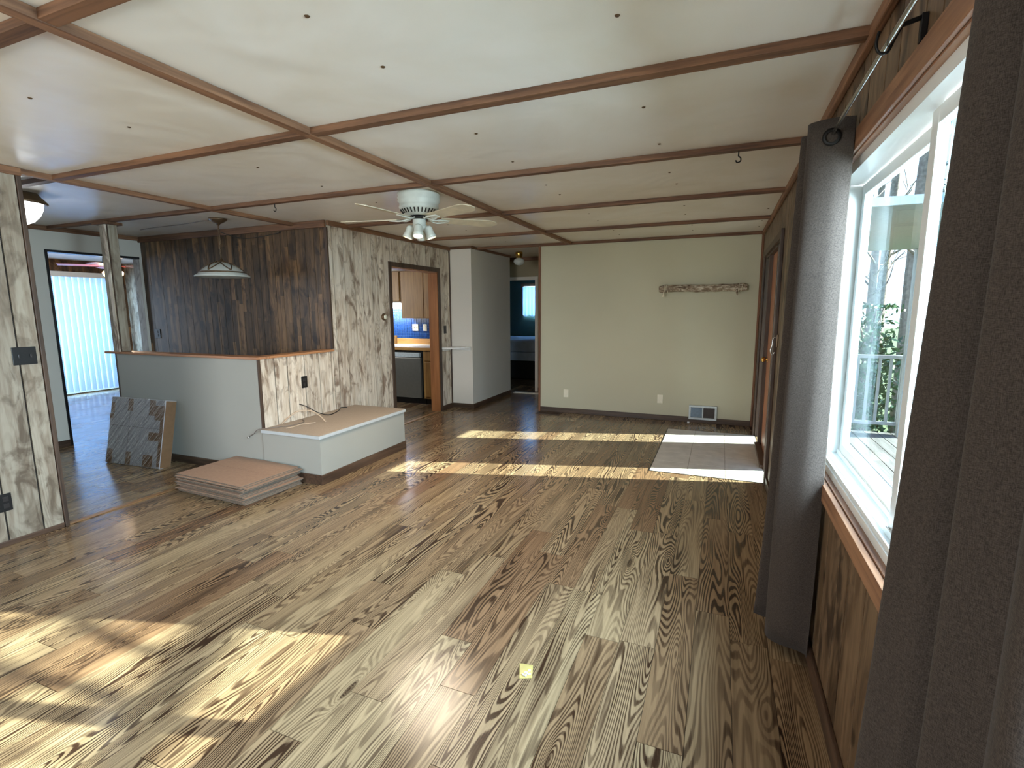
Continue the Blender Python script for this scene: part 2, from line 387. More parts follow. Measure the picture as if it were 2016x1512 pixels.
MAT = dict(
    floor=floor_mat(), ceiling=ceil_mat(),
    pan_light=panel_mat('light_panelling', srgb(232, 218, 200), srgb(200, 180, 158), srgb(122, 98, 80)),
    pan_near=panel_mat('grey_brown_panelling', srgb(172, 160, 142), srgb(142, 126, 108), srgb(100, 84, 68)),
    pan_dark=panel_mat('dark_strip_panelling', srgb(112, 86, 60), srgb(84, 62, 42), srgb(48, 32, 20), 0.45, 0.85, 0.38),
    pan_right=panel_mat('brown_panelling', srgb(124, 100, 76), srgb(90, 68, 48), srgb(42, 28, 18), 0.6, 0.0, 0.4),
    groove=plain('groove_dark', srgb(38, 28, 20), 0.8),
    green=wall_paint('sage_green_paint', srgb(190, 186, 162)),
    white=wall_paint('off_white_wall', srgb(214, 206, 194)),
    grey=wall_paint('light_grey_wall', srgb(160, 157, 148)),
    teal=wall_paint('teal_wall', srgb(70, 104, 104)),
    olive=wall_paint('hall_end_wall', srgb(150, 138, 112)),
    beam=wood('ceiling_batten_wood', srgb(142, 102, 74), srgb(96, 64, 44), 'y', 0.6),
    beamx=wood('ceiling_crossbeam_wood', srgb(124, 86, 60), srgb(76, 50, 34), 'x', 0.6),
    beamz=wood('upright_trim_wood', srgb(132, 88, 60), srgb(84, 52, 34), 'z', 0.6),
    dktrim=wood('dark_brown_trim', srgb(88, 68, 54), srgb(56, 42, 34), 'z', 0.5),
    dkbase=wood('dark_baseboard', srgb(84, 66, 52), srgb(50, 38, 30), 'x', 0.45),
    dkbasey=wood('dark_baseboard_y', srgb(92, 68, 52), srgb(56, 40, 30), 'y', 0.45),
    cap=wood('half_wall_cap_wood', srgb(196, 142, 98), srgb(160, 108, 72), 'y', 0.4),
    capx=wood('half_wall_cap_wood_x', srgb(176, 126, 92), srgb(140, 96, 68), 'x', 0.4),
    pine=wood('orange_pine', srgb(160, 104, 62), srgb(128, 80, 46), 'z', 0.45, 30, 1.5),
    oak=wood('oak_cabinet', srgb(168, 128, 74), srgb(134, 98, 54), 'z', 0.4, 60, 2.5),
    oakx=wood('oak_edge', srgb(204, 156, 92), srgb(176, 124, 66), 'x', 0.4, 60, 2.5),
    doorw=wood('brown_door', srgb(172, 112, 78), srgb(146, 90, 60), 'z', 0.4, 40, 1.6),
    casing=wood('window_casing_wood', srgb(158, 116, 86), srgb(116, 80, 58), 'y', 0.5),
    strip=wood('transition_strip_wood', srgb(150, 112, 74), srgb(116, 84, 54), 'y', 0.4),
    vinyl=plain('white_vinyl', srgb(226, 228, 226), 0.35, var=0.01),
    black=plain('black_plastic', srgb(22, 20, 20), 0.35),
    blackm=plain('black_iron', srgb(24, 22, 22), 0.5, 0.6),
    steel=plain('steel_rod', srgb(190, 188, 184), 0.25, 1.0),
    brass=plain('brass', srgb(214, 170, 92), 0.22, 1.0),
    bronze=plain('aged_bronze', srgb(110, 88, 66), 0.4, 0.7),
    curtain=fabric('taupe_curtain', srgb(50, 44, 40), srgb(78, 69, 63)),
    ivory=plain('ivory_plastic', srgb(230, 224, 204), 0.4, var=0.02),
    fanw=plain('fan_white_metal', srgb(206, 208, 198), 0.4, var=0.05, nscale=14),
    blade=plain('cream_fan_blade', srgb(210, 198, 172), 0.5, var=0.08, nscale=12),
    tile=plain('pale_floor_tile', srgb(206, 200, 192), 0.45, var=0.07, nscale=9),
    grout=plain('grout', srgb(176, 170, 162), 0.8),
    card=plain('cardboard', srgb(156, 124, 102), 0.85, var=0.05, nscale=40),
    cardedge=plain('cardboard_edge', srgb(124, 112, 98), 0.9, var=0.25, nscale=160),
    cardgrey=plain('greyish_cardboard', srgb(176, 174, 176), 0.7, var=0.05, nscale=20),
    tape=plain('brown_tape', srgb(124, 94, 68), 0.35, var=0.05),
    platf=wall_paint('platform_face', srgb(186, 188, 188), 0.5),
    carpet=plain('tan_platform_top', srgb(160, 144, 128), 0.9, var=0.06, nscale=120, bmp=0.001),
    bluetile=plain('blue_glazed_tile', srgb(34, 74, 138), 0.15, var=0.15, nscale=16),
    tgrout=plain('pale_tile_grout', srgb(150, 172, 200), 0.8),
    stain_steel=plain('stainless_front', srgb(142, 140, 132), 0.35, 0.7, var=0.03),
    counter=plain('white_worktop', srgb(226, 222, 216), 0.35),
    tan=plain('tan_cable', srgb(196, 172, 148), 0.5), cabblk=plain('black_cable', srgb(34, 28, 26), 0.5),
    cabgrey=plain('grey_cable', srgb(116, 104, 96), 0.5),
    log=None, rope=plain('cream_rope', srgb(222, 212, 188), 0.9), mattress=plain('mattress_cloth', srgb(176, 188, 206), 0.8, bmp=0.004, nscale=9),
    darkbase=plain('bed_base_dark', srgb(22, 22, 26), 0.8), metalstrip=plain('lit_threshold_metal', srgb(238, 232, 214), 0.3, 0.2),
    grille=plain('grey_grille', srgb(112, 104, 100), 0.5, 0.3), grilleb=plain('blue_grey_grille', srgb(168, 186, 202), 0.4, 0.3),
    ventw=plain('vent_white', srgb(196, 204, 206), 0.4), bark=plain('tree_bark', srgb(140, 128, 118), 0.9, var=0.2, nscale=18, bmp=0.01),
    grass=plain('winter_grass', srgb(96, 110, 66), 0.9, var=0.2, nscale=3), deck=wood('deck_boards', srgb(120, 118, 116), srgb(90, 88, 86), 'y', 0.8),
    leaf=plain('shrub_leaf', srgb(74, 112, 70), 0.5, var=0.3, nscale=4), rail=plain('white_railing', srgb(170, 176, 178), 0.5),
    redblade=plain('reddish_fan_blade', srgb(150, 70, 52), 0.35), alab=None,
)
def alab():
    m, nt, N, L, B = newmat('alabaster_glass')
    g = N.new('ShaderNodeNewGeometry'); f = noise(N, L, g.outputs['Position'], 14, 4, 0.6, 1.2)
    L.new(mixc(N, L, f, srgb(196, 200, 196), srgb(238, 238, 230)), B.inputs['Base Color'])
    B.inputs['Roughness'].default_value = 0.18
    t = N.new('ShaderNodeBsdfTranslucent'); t.inputs[0].default_value = srgb(230, 230, 222)
    mx = N.new('ShaderNodeMixShader'); mx.inputs[0].default_value = 0.3
    L.new(B.outputs[0], mx.inputs[1]); L.new(t.outputs[0], mx.inputs[2]); L.new(mx.outputs[0], N['Material Output'].inputs[0])
    return m
MAT['alab'] = alab()
def logm():
    m, nt, N, L, B = newmat('driftwood')
    g = N.new('ShaderNodeNewGeometry'); mp = N.new('ShaderNodeMapping'); mp.inputs['Scale'].default_value = (14, 60, 60); L.new(g.outputs['Position'], mp.inputs[0])
    f = noise(N, L, mp.outputs[0], 1, 5, 0.65, 0.8)
    L.new(ramp(N, L, f, [(0.36, srgb(92, 74, 58)), (0.5, srgb(150, 132, 112)), (0.62, srgb(206, 196, 178))]), B.inputs['Base Color'])
    B.inputs['Roughness'].default_value = 0.9; bump(N, L, f, 0.01, 0.8, B); return m
MAT['log'] = logm()
def blindm():
    m, nt, N, L, B = newmat('blind_fabric')
    g = N.new('ShaderNodeNewGeometry'); f = noise(N, L, g.outputs['Position'], 60, 3)
    c = mixc(N, L, f, srgb(212, 218, 226), srgb(232, 236, 240)); L.new(c, B.inputs['Base Color']); B.inputs['Roughness'].default_value = 0.8
    t = N.new('ShaderNodeBsdfTranslucent'); t.inputs[0].default_value = srgb(150, 190, 240)  # daylight's blue is put into the translucent tint
    mx = N.new('ShaderNodeMixShader'); mx.inputs[0].default_value = 0.16
    L.new(B.outputs[0], mx.inputs[1]); L.new(t.outputs[0], mx.inputs[2]); L.new(mx.outputs[0], N['Material Output'].inputs[0])
    return m
MAT['blind'] = blindm()
MAT['lace'] = MAT['blind']
MAT['glass'] = glassy('window_glass', (0.80, 0.90, 0.94, 1), 0.05)
def wrapm():
    m, nt, N, L, B = newmat('plastic_wrap')
    g = N.new('ShaderNodeNewGeometry'); m0 = N.new('ShaderNodeMapping'); m0.inputs['Rotation'].default_value = (0, rad(50), 0); L.new(g.outputs['Position'], m0.inputs[0])
    mp = N.new('ShaderNodeMapping'); mp.inputs['Scale'].default_value = (4, 6, 34); L.new(m0.outputs[0], mp.inputs[0])
    f = noise(N, L, mp.outputs[0], 1, 2.5, 0.5, 0.5)
    bp_ = N.new('ShaderNodeBump'); bp_.inputs['Distance'].default_value = 0.05; bp_.inputs['Strength'].default_value = 0.9; L.new(f, bp_.inputs['Height'])
    t = N.new('ShaderNodeBsdfTransparent'); gl = N.new('ShaderNodeBsdfGlossy'); gl.inputs['Roughness'].default_value = 0.12
    L.new(bp_.outputs[0], gl.inputs['Normal'])
    fr = N.new('ShaderNodeLayerWeight'); fr.inputs[0].default_value = 0.5; L.new(bp_.outputs[0], fr.inputs['Normal'])
    mx = N.new('ShaderNodeMixShader'); L.new(math_(N, L, 'MULTIPLY_ADD', math_(N, L, 'POWER', fr.outputs['Facing'], 3.0), 0.8, 0.16), mx.inputs[0])
    L.new(t.outputs[0], mx.inputs[1]); L.new(gl.outputs[0], mx.inputs[2]); L.new(mx.outputs[0], N['Material Output'].inputs[0])
    return m
MAT['wrap'] = wrapm()

# ------------------------------------------------------------ room shell
H = 2.40
XR, XP, XA, XL, XJ, XG = 0.42, -3.78, -4.19, -6.72, -3.42, -2.43
YH0, YD, YJ, YF, YE = 3.25, 4.20, 6.73, 6.93, 8.60

def rects(u0, u1, z0, z1, holes):
    """split a rectangle into cells that miss the holes"""
    us = sorted({u0, u1} | {min(max(h, u0), u1) for q in holes for h in q[:2]})
    out = []
    for i in range(len(us) - 1):
        a0, a1 = us[i], us[i + 1]
        if a1 - a0 < 1e-5: continue
        mid = (a0 + a1) / 2; segs = [(z0, z1)]
        for (h0, h1, g0, g1) in holes:
            if h0 < mid < h1:
                ns = []
                for (s0, s1) in segs:
                    if g1 <= s0 or g0 >= s1: ns.append((s0, s1)); continue
                    if g0 > s0: ns.append((s0, g0))
                    if g1 < s1: ns.append((g1, s1))
                segs = ns
        for (s0, s1) in segs:
            if s1 - s0 > 1e-4: out.append((a0, a1, s0, s1))
    return out
def slab(mb, axis, p0, p1, cells):
    for (a0, a1, z0, z1) in cells:
        if axis == 'x': mb.box(p0, p1, a0, a1, z0, z1)
        else: mb.box(a0, a1, p0, p1, z0, z1)
    return mb
def wall(name, axis, p0, p1, u0, u1, holes, mat, label, z0=0.0, z1=H):
    return obj(name, slab(MB(), axis, p0, p1, rects(u0, u1, z0, z1, holes)), mat, None, label, 'wall', None, 'structure')
def boards(parent, axis, p0, p1, edges, holes, mat, z0=0.0, z1=H, gap=0.010):
    for i in range(len(edges) - 1):
        u0, u1 = edges[i] + gap / 2, edges[i + 1] - gap / 2
        cells = rects(u0, u1, z0, z1, holes)
        if cells: obj('wall_board', slab(MB(), axis, p0, p1, cells), mat, parent)
def edges_from(u0, u1, widths, start=None):
    e = [u0]; i = 0
    while e[-1] + 0.06 < u1:
        e.append(e[-1] + widths[i % len(widths)]); i += 1
    e[-1] = u1
    return e
WD = [0.10, 0.165, 0.135, 0.19, 0.115, 0.15, 0.175]

# ---- floor
fl = obj('floor', MB().box(-11.2, 0.62, -3.1, 12.0, -0.12, -0.009), MAT['groove'], None, 'glossy wood-grain laminate plank floor running through all rooms', 'floor', None, 'structure')
PW = 0.1545; x0s = -0.047 + PW * 4
planks = []
col = 0; x = x0s
rp = random.Random(21)
hole_f = [(-0.555, 0.43, 4.665, 6.435)]
while x > -11.0:
    xa, xb = x - PW, x
    y = -3.0 - rp.random() * 1.2
    while y < 11.6:
        y2 = y + 1.215
        lo, hi = max(y, -3.0), min(y2, 11.6)
        if xb > -11 and hi > lo + 0.03 and xa < 0.5:
            cx = min(xb, 0.50)
            for (a0, a1, b0, b1) in rects(max(xa, -11.0) + 0.0009, cx - 0.0009, lo + 0.0012, hi - 0.0012, hole_f):
                planks.append((a0, a1, b0, b1))
        y = y2
    x = xa
def pk(q):
    cx, cy = (q[0] + q[1]) / 2, (q[2] + q[3]) / 2
    vis = cy > 0.2 and (cx > -4.3 or cy > 1.5) and cx > -6.9
    return (0 if vis else 1, cx * cx + (cy) ** 2)
planks.sort(key=pk)
for q in planks[:296]:
    obj('floor_plank', MB().box(q[0], q[1], q[2], q[3], -0.009, 0.0), MAT['floor'], fl)
mb = MB()
for q in planks[296:]: mb.box(q[0], q[1], q[2], q[3], -0.009, 0.0)
obj('floor_planks_beyond', mb, MAT['floor'], fl, kind='stuff')
# transition strips
obj('trim_1', MB().cbox(-4.245, -4.195, 1.935, 3.25, 0.0005, 0.007), MAT['strip'], None, 'orange wood floor strip beside the panelled wall end at the nook', 'trim', None, 'structure')
obj('trim_2', MB().cbox(-3.83, -3.775, 5.27, 6.38, 0.0005, 0.007), MAT['strip'], None, 'orange wood floor strip in the kitchen doorway', 'trim', None, 'structure')
obj('trim_3', MB().cbox(-3.41, -2.44, 8.30, 8.40, 0.0005, 0.012), MAT['metalstrip'], None, 'metal threshold strip across the hallway floor, coloured bright for the light on it', 'trim', None, 'structure')  # the strip's pale colour carries the light falling on it

# ---- entry tiles
et = obj('floor_entry', MB().box(-0.555, 0.43, 4.665, 6.435, -0.009, -0.002), MAT['grout'], None, 'pale square tile landing in front of the entry door', 'floor', None, 'structure')
tw = 0.975 / 3; tl = 1.77 / 5
for i in range(3):
    for j in range(5):
        obj('floor_tile', MB().cbox(-0.555 + 0.003 + i * tw, -0.555 + (i + 1) * tw - 0.001, 4.665 + 0.003 + j * tl, 4.665 + (j + 1) * tl - 0.002, -0.0025, 0.003, 0.001), MAT['tile'], et)
mb = MB()
mb.box(-0.561, -0.555, 4.659, 6.435, -0.001, 0.004); mb.box(-0.561, 0.42, 4.659, 4.665, -0.001, 0.004)
obj('tile_edging', mb, MAT['black'], et)

# ---- ceiling
BY = [1.0, 2.103, 3.252, 4.503, 5.779]
BYn = [-0.15, -1.35]
ce = obj('ceiling', MB().box(-11.2, 0.62, -3.1, 12.0, 2.412, 2.5), MAT['groove'], None, 'off white ceiling of large boards with brown wood battens', 'ceiling', None, 'structure')
xsn = [(-11.0, -6.80), (-6.80, -4.21), (-4.21, -1.98), (-1.98, 0.50)]
ysn = [-3.0, -1.33, -0.13, 1.02, 2.125, 3.275, 4.525, 5.80, 7.0, 8.6, 11.6]
for (xa, xb) in xsn:
    for i in range(len(ysn) - 1):
        obj('ceiling_panel', MB().box(xa + 0.001, xb - 0.001, ysn[i] + 0.001, ysn[i + 1] - 0.001, 2.400, 2.412), MAT['ceiling'], ce)
BZ = 2.368
for y in BY + BYn:
    for (xa, xb) in ((-1.955, XR), (-4.19, -2.002), (XL, -4.237)):
        if xb < -4.2 and y > 4.2: continue
        if y > 4.2 and xa < -4: xa = XP
        if y in BYn and xb < -4: continue
        obj('ceiling_crossbeam', MB().cbox(xa, xb, y - 0.003, y + 0.050, BZ, 2.3995, 0.002), MAT['beamx'], ce)
for (ya, yb) in ((-3.0, 2.103), (2.103, 4.503), (4.503, 6.93)):
    obj('ceiling_batten', MB().cbox(-2.008, -1.955, ya + 0.001, yb, BZ - 0.003, 2.3995, 0.002), MAT['beam'], ce)
obj('ceiling_batten', MB().cbox(-4.237, -4.19, 1.931, 4.20, BZ - 0.003, 2.3995, 0.002), MAT['beam'], ce)
# crown mouldings
def crown(n, x0, x1, y0, y1, mat, label, z0=2.362):
    obj('trim_%d' % n, MB().cbox(x0, x1, y0, y1, z0, 2.3993, 0.006), mat, None, label, 'crown moulding', None, 'structure')
crown(4, 0.395, 0.42, -3.0, 6.93, MAT['beam'], 'brown crown moulding along the top of the window wall', 2.350)
crown(5, XG + 0.001, 0.395, 6.905, 6.93, MAT['beamx'], 'brown crown moulding along the top of the green wall')
crown(6, XP, XP + 0.025, 4.20, YJ, MAT['beam'], 'brown crown moulding above the light panelled wall', 2.350)
crown(7, XP + 0.025, XJ + 0.022, YJ - 0.022, YJ, MAT['beamx'], 'short brown crown moulding on the white closet front')
crown(8, XJ, XJ + 0.022, YJ, 8.2, MAT['beam'], 'brown crown moulding along the white hallway wall')
crown(9, XJ + 0.022, XG, 6.905, 6.93, MAT['beamx'], 'brown wood batten across the hallway mouth')
crown(10, XL, XP, YD - 0.03, YD - 0.001, MAT['beamx'], 'brown crown moulding above the dark nook wall', 2.330)
crown(11, XL, XL + 0.025, -3.0, YD - 0.03, MAT['beam'], 'brown crown moulding over the left white wall', 2.350)
crown(12, XA, XA + 0.022, -3.0, 1.93, MAT['beam'], 'brown crown moulding above the near left panelled wall', 2.350)
crown(13, XJ - 0.6, XG, YE - 0.03, YE, MAT['beamx'], 'brown crown moulding on the hallway end wall', 2.34)
# ceiling screws
mbs = MB().lathe([(0.0, -0.004), (0.006, -0.0035), (0.008, 0.0)], (0, 0, 0), 10)
scr = []
for gx in (-1.235, -0.365, -2.785, 0.33):
    for gy in (1.365, 1.735, 2.52, 3.06, 3.715, 4.07, 4.95, 5.4, 6.1, 6.5):
        if gx > 0 and gy < 5: continue
        scr.append((gx + R_.uniform(-.02, .02), gy + R_.uniform(-.02, .02)))
base_scr = None
for (sx, sy) in scr:
    if base_scr is None:
        mb = MB().lathe([(0.0, 2.3955), (0.006, 2.396), (0.009, 2.3995)], (sx, sy, 0), 10)
        base_scr = obj('ceiling_screw', mb, MAT['bronze'], ce)
    else:
        c = base_scr.copy(); COL.objects.link(c); c.parent = ce
        c.location = base_scr.location + Vector((sx - scr[0][0], sy - scr[0][1], 0))

# ---- right wall
W0, W1, WZ0, WZ1 = -0.35, 2.66, 0.80, 2.05
D0, D1, DZ = 4.66, 6.445, 2.05
hr = [(W0, W1, WZ0, WZ1), (D0, D1, -1, DZ)]
wr = wall('wall_right', 'x', 0.43, 0.56, -3.1, 7.05, hr, MAT['groove'], 'brown plank-panelled wall with the big window and entry door')
boards(wr, 'x', 0.4205, 0.43, edges_from(-3.0, 6.93, [0.2, 0.135, 0.2, 0.1, 0.17, 0.12]), hr, MAT['pan_right'])
# ---- back wall (behind the camera), with an unseen opening added for light
hb = [(-4.1, -1.7, 0.35, 2.35)]
wb = wall('wall_back', 'y', -3.12, -3.0, -6.84, 0.56, hb, MAT['pan_near'], 'panelled wall behind the viewer with a wide opening added for light')
# ---- far green wall
wf = wall('wall_far', 'y', 6.93, 7.05, XG, 0.56, [], MAT['green'], 'sage green painted wall at the far end of the room')
wh = wall('wall_hall_right', 'x', XG, XG + 0.12, 7.05, YE, [], MAT['olive'], 'hallway side wall behind the green wall')
obj('trim_14', MB().cbox(XG - 0.012, XG + 0.018, 6.915, 7.06, 0.0, 2.36, 0.003), MAT['beamz'], None, 'brown upright corner trim at the hallway edge of the green wall', 'corner trim', None, 'structure')
obj('trim_15', MB().cbox(0.395, 0.42, 6.905, 6.93, 0.0, 2.35, 0.004), MAT['beamz'], None, 'brown upright corner trim between green wall and entry door', 'corner trim', None, 'structure')
# ---- near left wall A
wa = wall('wall_left_near', 'x', -4.30, -4.20, -3.0, 1.91, [], MAT['groove'], 'grey brown plank-panelled wall end at the left edge')
boards(wa, 'x', -4.20, XA, [-3.0, -2.8, -2.6, -2.4, -2.2, -2.0, -1.8, -1.6, -1.4, -1.2, -1.0, -0.8, -0.6, -0.4, -0.2, 0.0, 0.2, 0.4, 0.6, 0.8, 1.0, 1.22, 1.42, 1.605, 1.79, 1.905], [], MAT['pan_near'])
obj('trim_16', MB().cbox(-4.31, -4.182, 1.905, 1.93, 0.0, 2.37, 0.003), MAT['dktrim'], None, 'dark upright end trim of the near left panelled wall', 'corner trim', None, 'structure')
# ---- light panelled wall B and kitchen doorway
KD = (5.27, 6.38, -1, 2.02)
wp = wall('wall_left_far', 'x', -3.93, -3.79, YD + 0.11, YJ, [KD], MAT['groove'], 'light weathered plank-panelled wall with the kitchen doorway')
eb = [4.20, 4.272, 4.438, 4.606, 4.738, 4.904, 5.019, 5.129, 5.26, 5.42, 5.54, 5.70, 5.80, 5.93, 6.08, 6.19, 6.35, 6.44, 6.56, 6.66, YJ]
boards(wp, 'x', -3.79, XP, eb, [KD], MAT['pan_light'])
obj('trim_17', MB().cbox(-3.80, -3.772, YD - 0.012, YD + 0.012, 1.09, 2.33, 0.003), MAT['dktrim'], None, 'dark upright corner trim between dark nook wall and light panelled wall', 'corner trim', None, 'structure')
obj('trim_18', MB().cbox(XP - 0.005, XP + 0.014, YJ - 0.02, YJ, 0.07, 2.36, 0.003), MAT['dktrim'], None, 'dark upright corner trim beside the white closet front', 'corner trim', None, 'structure')
# doorway lining + casing
dj = thing('door_1', (-3.86, 5.83, 0), 'kitchen doorway lined in orange pine with dark brown casing', 'doorway', None, 'structure')
obj('jamb', MB().box(-3.93, -3.78, 6.365, 6.385, 0, 2.02), MAT['pine'], dj)
obj('jamb', MB().box(-3.93, -3.78, 5.265, 5.285, 0, 2.02), MAT['pine'], dj)
obj('head_lining', MB().box(-3.93, -3.78, 5.285, 6.365, 2.005, 2.022), MAT['capx'], dj)
obj('casing', MB().cbox(XP, XP + 0.014, 5.22, 5.275, 0, 2.075, 0.003), MAT['dktrim'], dj)
obj('casing', MB().cbox(XP, XP + 0.014, 6.378, 6.435, 0, 2.075, 0.003), MAT['dktrim'], dj)
obj('casing', MB().cbox(XP, XP + 0.014, 5.275, 6.378, 2.018, 2.075, 0.003), MAT['dktrim'], dj)
# ---- dark nook wall
wd = wall('wall_nook_back', 'y', YD + 0.01, YD + 0.11, XL, -3.79, [], MAT['groove'], 'dark brown strip-panelled wall at the back of the nook')
eg = [-6.72, -6.592, -6.372, -6.139, -6.01, -5.886, -5.676, -5.56, -5.437, -5.33, -5.221, -5.12, -5.028, -4.92, -4.831, -4.74, -4.64, -4.52, -4.416, -4.31, -4.199, -4.07, -3.954, -3.87, -3.79]
boards(wd, 'y', YD, YD + 0.01, eg, [], MAT['pan_dark'], gap=0.004)
# ---- half wall around the nook
hg = obj('wall_half_front', MB().box(-5.77, XP - 0.012, YH0, YH0 + 0.10, 0, 1.062), MAT['grey'], None, 'light grey half wall facing the viewer beside the nook', 'half wall', None, 'structure')
hs = obj('wall_half_side', MB().box(-3.88, -3.79, YH0 + 0.10, YD, 0, 1.062), MAT['groove'], None, 'plank-panelled side of the half wall behind the platform', 'half wall', None, 'structure')
boards(hs, 'x', -3.79, XP, [YH0 + 0.02, 3.427, 3.574, 3.789, 3.987, 4.163, YD - 0.001], [], MAT['pan_light'], 0.0, 1.062)
obj('trim_19', MB().cbox(XP - 0.008, XP + 0.006, YH0 - 0.004, YH0 + 0.022, 0.42, 1.062, 0.002), MAT['dktrim'], None, 'dark upright corner trim on the half wall corner', 'corner trim', None, 'structure')
obj('trim_20', MB().cbox(-5.93, XP + 0.012, YH0 - 0.02, YH0 + 0.12, 1.062, 1.084, 0.004), MAT['capx'], None, 'brown wood cap along the front half wall', 'wall cap', None, 'structure')
obj('trim_21', MB().cbox(-3.90, XP + 0.018, YH0 + 0.12, YD + 0.0, 1.062, 1.084, 0.004), MAT['cap'], None, 'honey brown wood cap along the side half wall', 'wall cap', None, 'structure')
obj('trim_22', MB().cbox(-5.785, -5.765, YH0 - 0.006, YH0 + 0.106, 0, 1.062, 0.003), MAT['dktrim'], None, 'dark upright trim on the free end of the half wall', 'corner trim', None, 'structure')
# ---- left white wall with den opening
ho = [(3.23, 4.17, -1, 2.14), (0.3, 1.5, 0.9, 2.0)]
wl_ = wall('wall_nook_left', 'x', XL - 0.12, XL, -3.0, YD + 0.11, ho, MAT['white'], 'pale grey white wall at the far left with a tall opening')
dn = thing('door_2', (XL - 0.06, 3.7, 0), 'tall opening to the blue-lit room, edged in black', 'doorway', None, 'structure')
obj('casing', MB().box(XL - 0.125, XL + 0.008, 3.21, 3.235, 0, 2.155), MAT['black'], dn)
obj('casing', MB().box(XL - 0.125, XL + 0.008, 3.235, 4.17, 2.13, 2.155), MAT['black'], dn)
obj('casing', MB().box(XL - 0.125, XL - 0.001, 4.168, 4.195, 0, 2.13), MAT['pan_near'], dn)
# ---- den (next room)
wall('wall_den_back', 'y', 6.4, 6.52, -10.92, XL - 0.121, [], MAT['pan_near'], 'panelled end wall of the far left room')
wall('wall_den_front', 'y', 2.0, 2.12, -10.92, XL - 0.121, [], MAT['pan_near'], 'near wall of the far left room')
wall('wall_den_right', 'x', XL - 0.12, XL, YD + 0.12, 6.52, [], MAT['pan_near'], 'wall between the far left room and the kitchen')
hd = [(3.55, 6.2, 0.02, 2.12)]
wall('wall_den_left', 'x', -10.92, -10.80, 2.12, 6.4, hd, MAT['pan_dark'], 'wall of the far left room around its wide patio opening')
# ---- closet, kitchen, hall
wall('wall_jog', 'y', YJ, YJ + 0.1, -3.94, XJ, [], MAT['white'], 'narrow off white closet front facing the room')
wall('wall_hall_left', 'x', XJ - 0.1, XJ, YJ + 0.1, 8.2, [], MAT['white'], 'off white wall leading into the hallway')
wall('wall_kitchen_back', 'y', 7.35, 7.45, XL, XJ - 0.1, [], MAT['white'], 'kitchen back wall behind the blue tiles')
wall('wall_kitchen_right', 'x', -3.95, -3.94, YJ + 0.001, 7.35, [], MAT['white'], 'short kitchen side wall')
wall('wall_hall_cross', 'y', 8.1, 8.2, -4.7, XJ - 0.1, [], MAT['olive'], 'wall of the cross hallway')
wall('wall_hall_end', 'y', YE, YE + 0.1, -4.7, XG + 0.12, [(-3.95, -3.09, -1, 2.02)], MAT['olive'], 'olive beige wall at the end of the hallway')
wall('wall_bedroom_back', 'y', 11.6, 11.7, -6.5, -2.3, [(-4.47, -3.6, 1.36, 2.04)], MAT['teal'], 'dark teal bedroom wall with a small window')
wall('wall_bedroom_left', 'x', -6.5, -6.4, YE + 0.1, 11.6, [], MAT['teal'], 'left bedroom wall')
wall('wall_bedroom_right', 'x', -2.4, -2.3, YE + 0.1, 11.6, [], MAT['teal'], 'right bedroom wall')
bd = thing('door_3', (-3.5, YE, 0), 'pale trimmed bedroom doorway at the end of the hallway', 'doorway', None, 'structure')
obj('casing', MB().cbox(-3.10, -3.045, YE - 0.012, YE + 0.1, 0, 2.06, 0.002), MAT['white'], bd)
obj('casing', MB().cbox(-3.95, -3.10, YE - 0.012, YE + 0.1, 2.0, 2.06, 0.002), MAT['white'], bd)

# ---- baseboards
def base(name, x0, x1, y0, y1, label, mat, z1=0.072):
    obj(name, MB().cbox(x0, x1, y0, y1, 0.0, z1, 0.004), mat, None, label, 'baseboard', None, 'structure')
base('baseboard_far', XG + 0.02, 0.395, 6.915, 6.93, 'dark baseboard under the sage green wall', MAT['dkbase'])
base('baseboard_right', 0.405, 0.4205, -3.0, 4.58, 'dark brown baseboard under the window', MAT['dkbasey'], 0.08)
base('baseboard_jog', XP, XJ + 0.013, YJ - 0.013, YJ, 'dark baseboard on the closet front', MAT['dkbase'])
base('baseboard_hall', XJ, XJ + 0.013, YJ, 8.2, 'dark baseboard along the hallway wall', MAT['dkbasey'])
base('baseboard_left_near', XA, XA + 0.01, -3.0, 1.90, 'dark baseboard under the near left panelled wall', MAT['dkbasey'], 0.035)
base('baseboard_left_far', XP, XP + 0.012, 6.436, YJ - 0.013, 'short dark baseboard between the kitchen doorway and closet', MAT['dkbasey'])
base('baseboard_half_wall', -5.765, -3.79, YH0 - 0.013, YH0, 'dark baseboard at the foot of the grey half wall', MAT['dkbase'], 0.075)
base('baseboard_nook_left', XL, XL + 0.013, 1.0, 3.21, 'dark baseboard under the left white wall', MAT['dkbasey'])
base('baseboard_hall_end', -3.045, XG - 0.001, YE - 0.013, YE, 'dark baseboard beside the bedroom doorway', MAT['dkbase'])

# ---- window 1
wn1 = thing('window_1', (0.47, 1.15, WZ0), 'wide white vinyl sliding window in a brown wood casing', 'window', None, 'structure')
obj('casing_head', MB().cbox(0.408, 0.4205, W0 - 0.06, W1 + 0.06, WZ1, WZ1 + 0.075, 0.003), MAT['casing'], wn1)
obj('casing_sill', MB().cbox(0.400, 0.4205, W0 - 0.06, W1 + 0.06, WZ0 - 0.068, WZ0, 0.003), MAT['casing'], wn1)
obj('casing_side', MB().cbox(0.408, 0.4205, W1, W1 + 0.06, WZ0, WZ1, 0.003), MAT['beamz'], wn1)
obj('liner', MB().box(0.4205, 0.44, W0, W1, WZ0, WZ0 + 0.006).box(0.4205, 0.44, W0, W1, WZ1 - 0.006, WZ1), MAT['casing'], wn1)
fm = MB()
fm.box(0.44, 0.56, W0, W1, WZ0 + 0.001, WZ0 + 0.035); fm.box(0.44, 0.56, W0, W1, WZ1 - 0.045, WZ1 - 0.001)
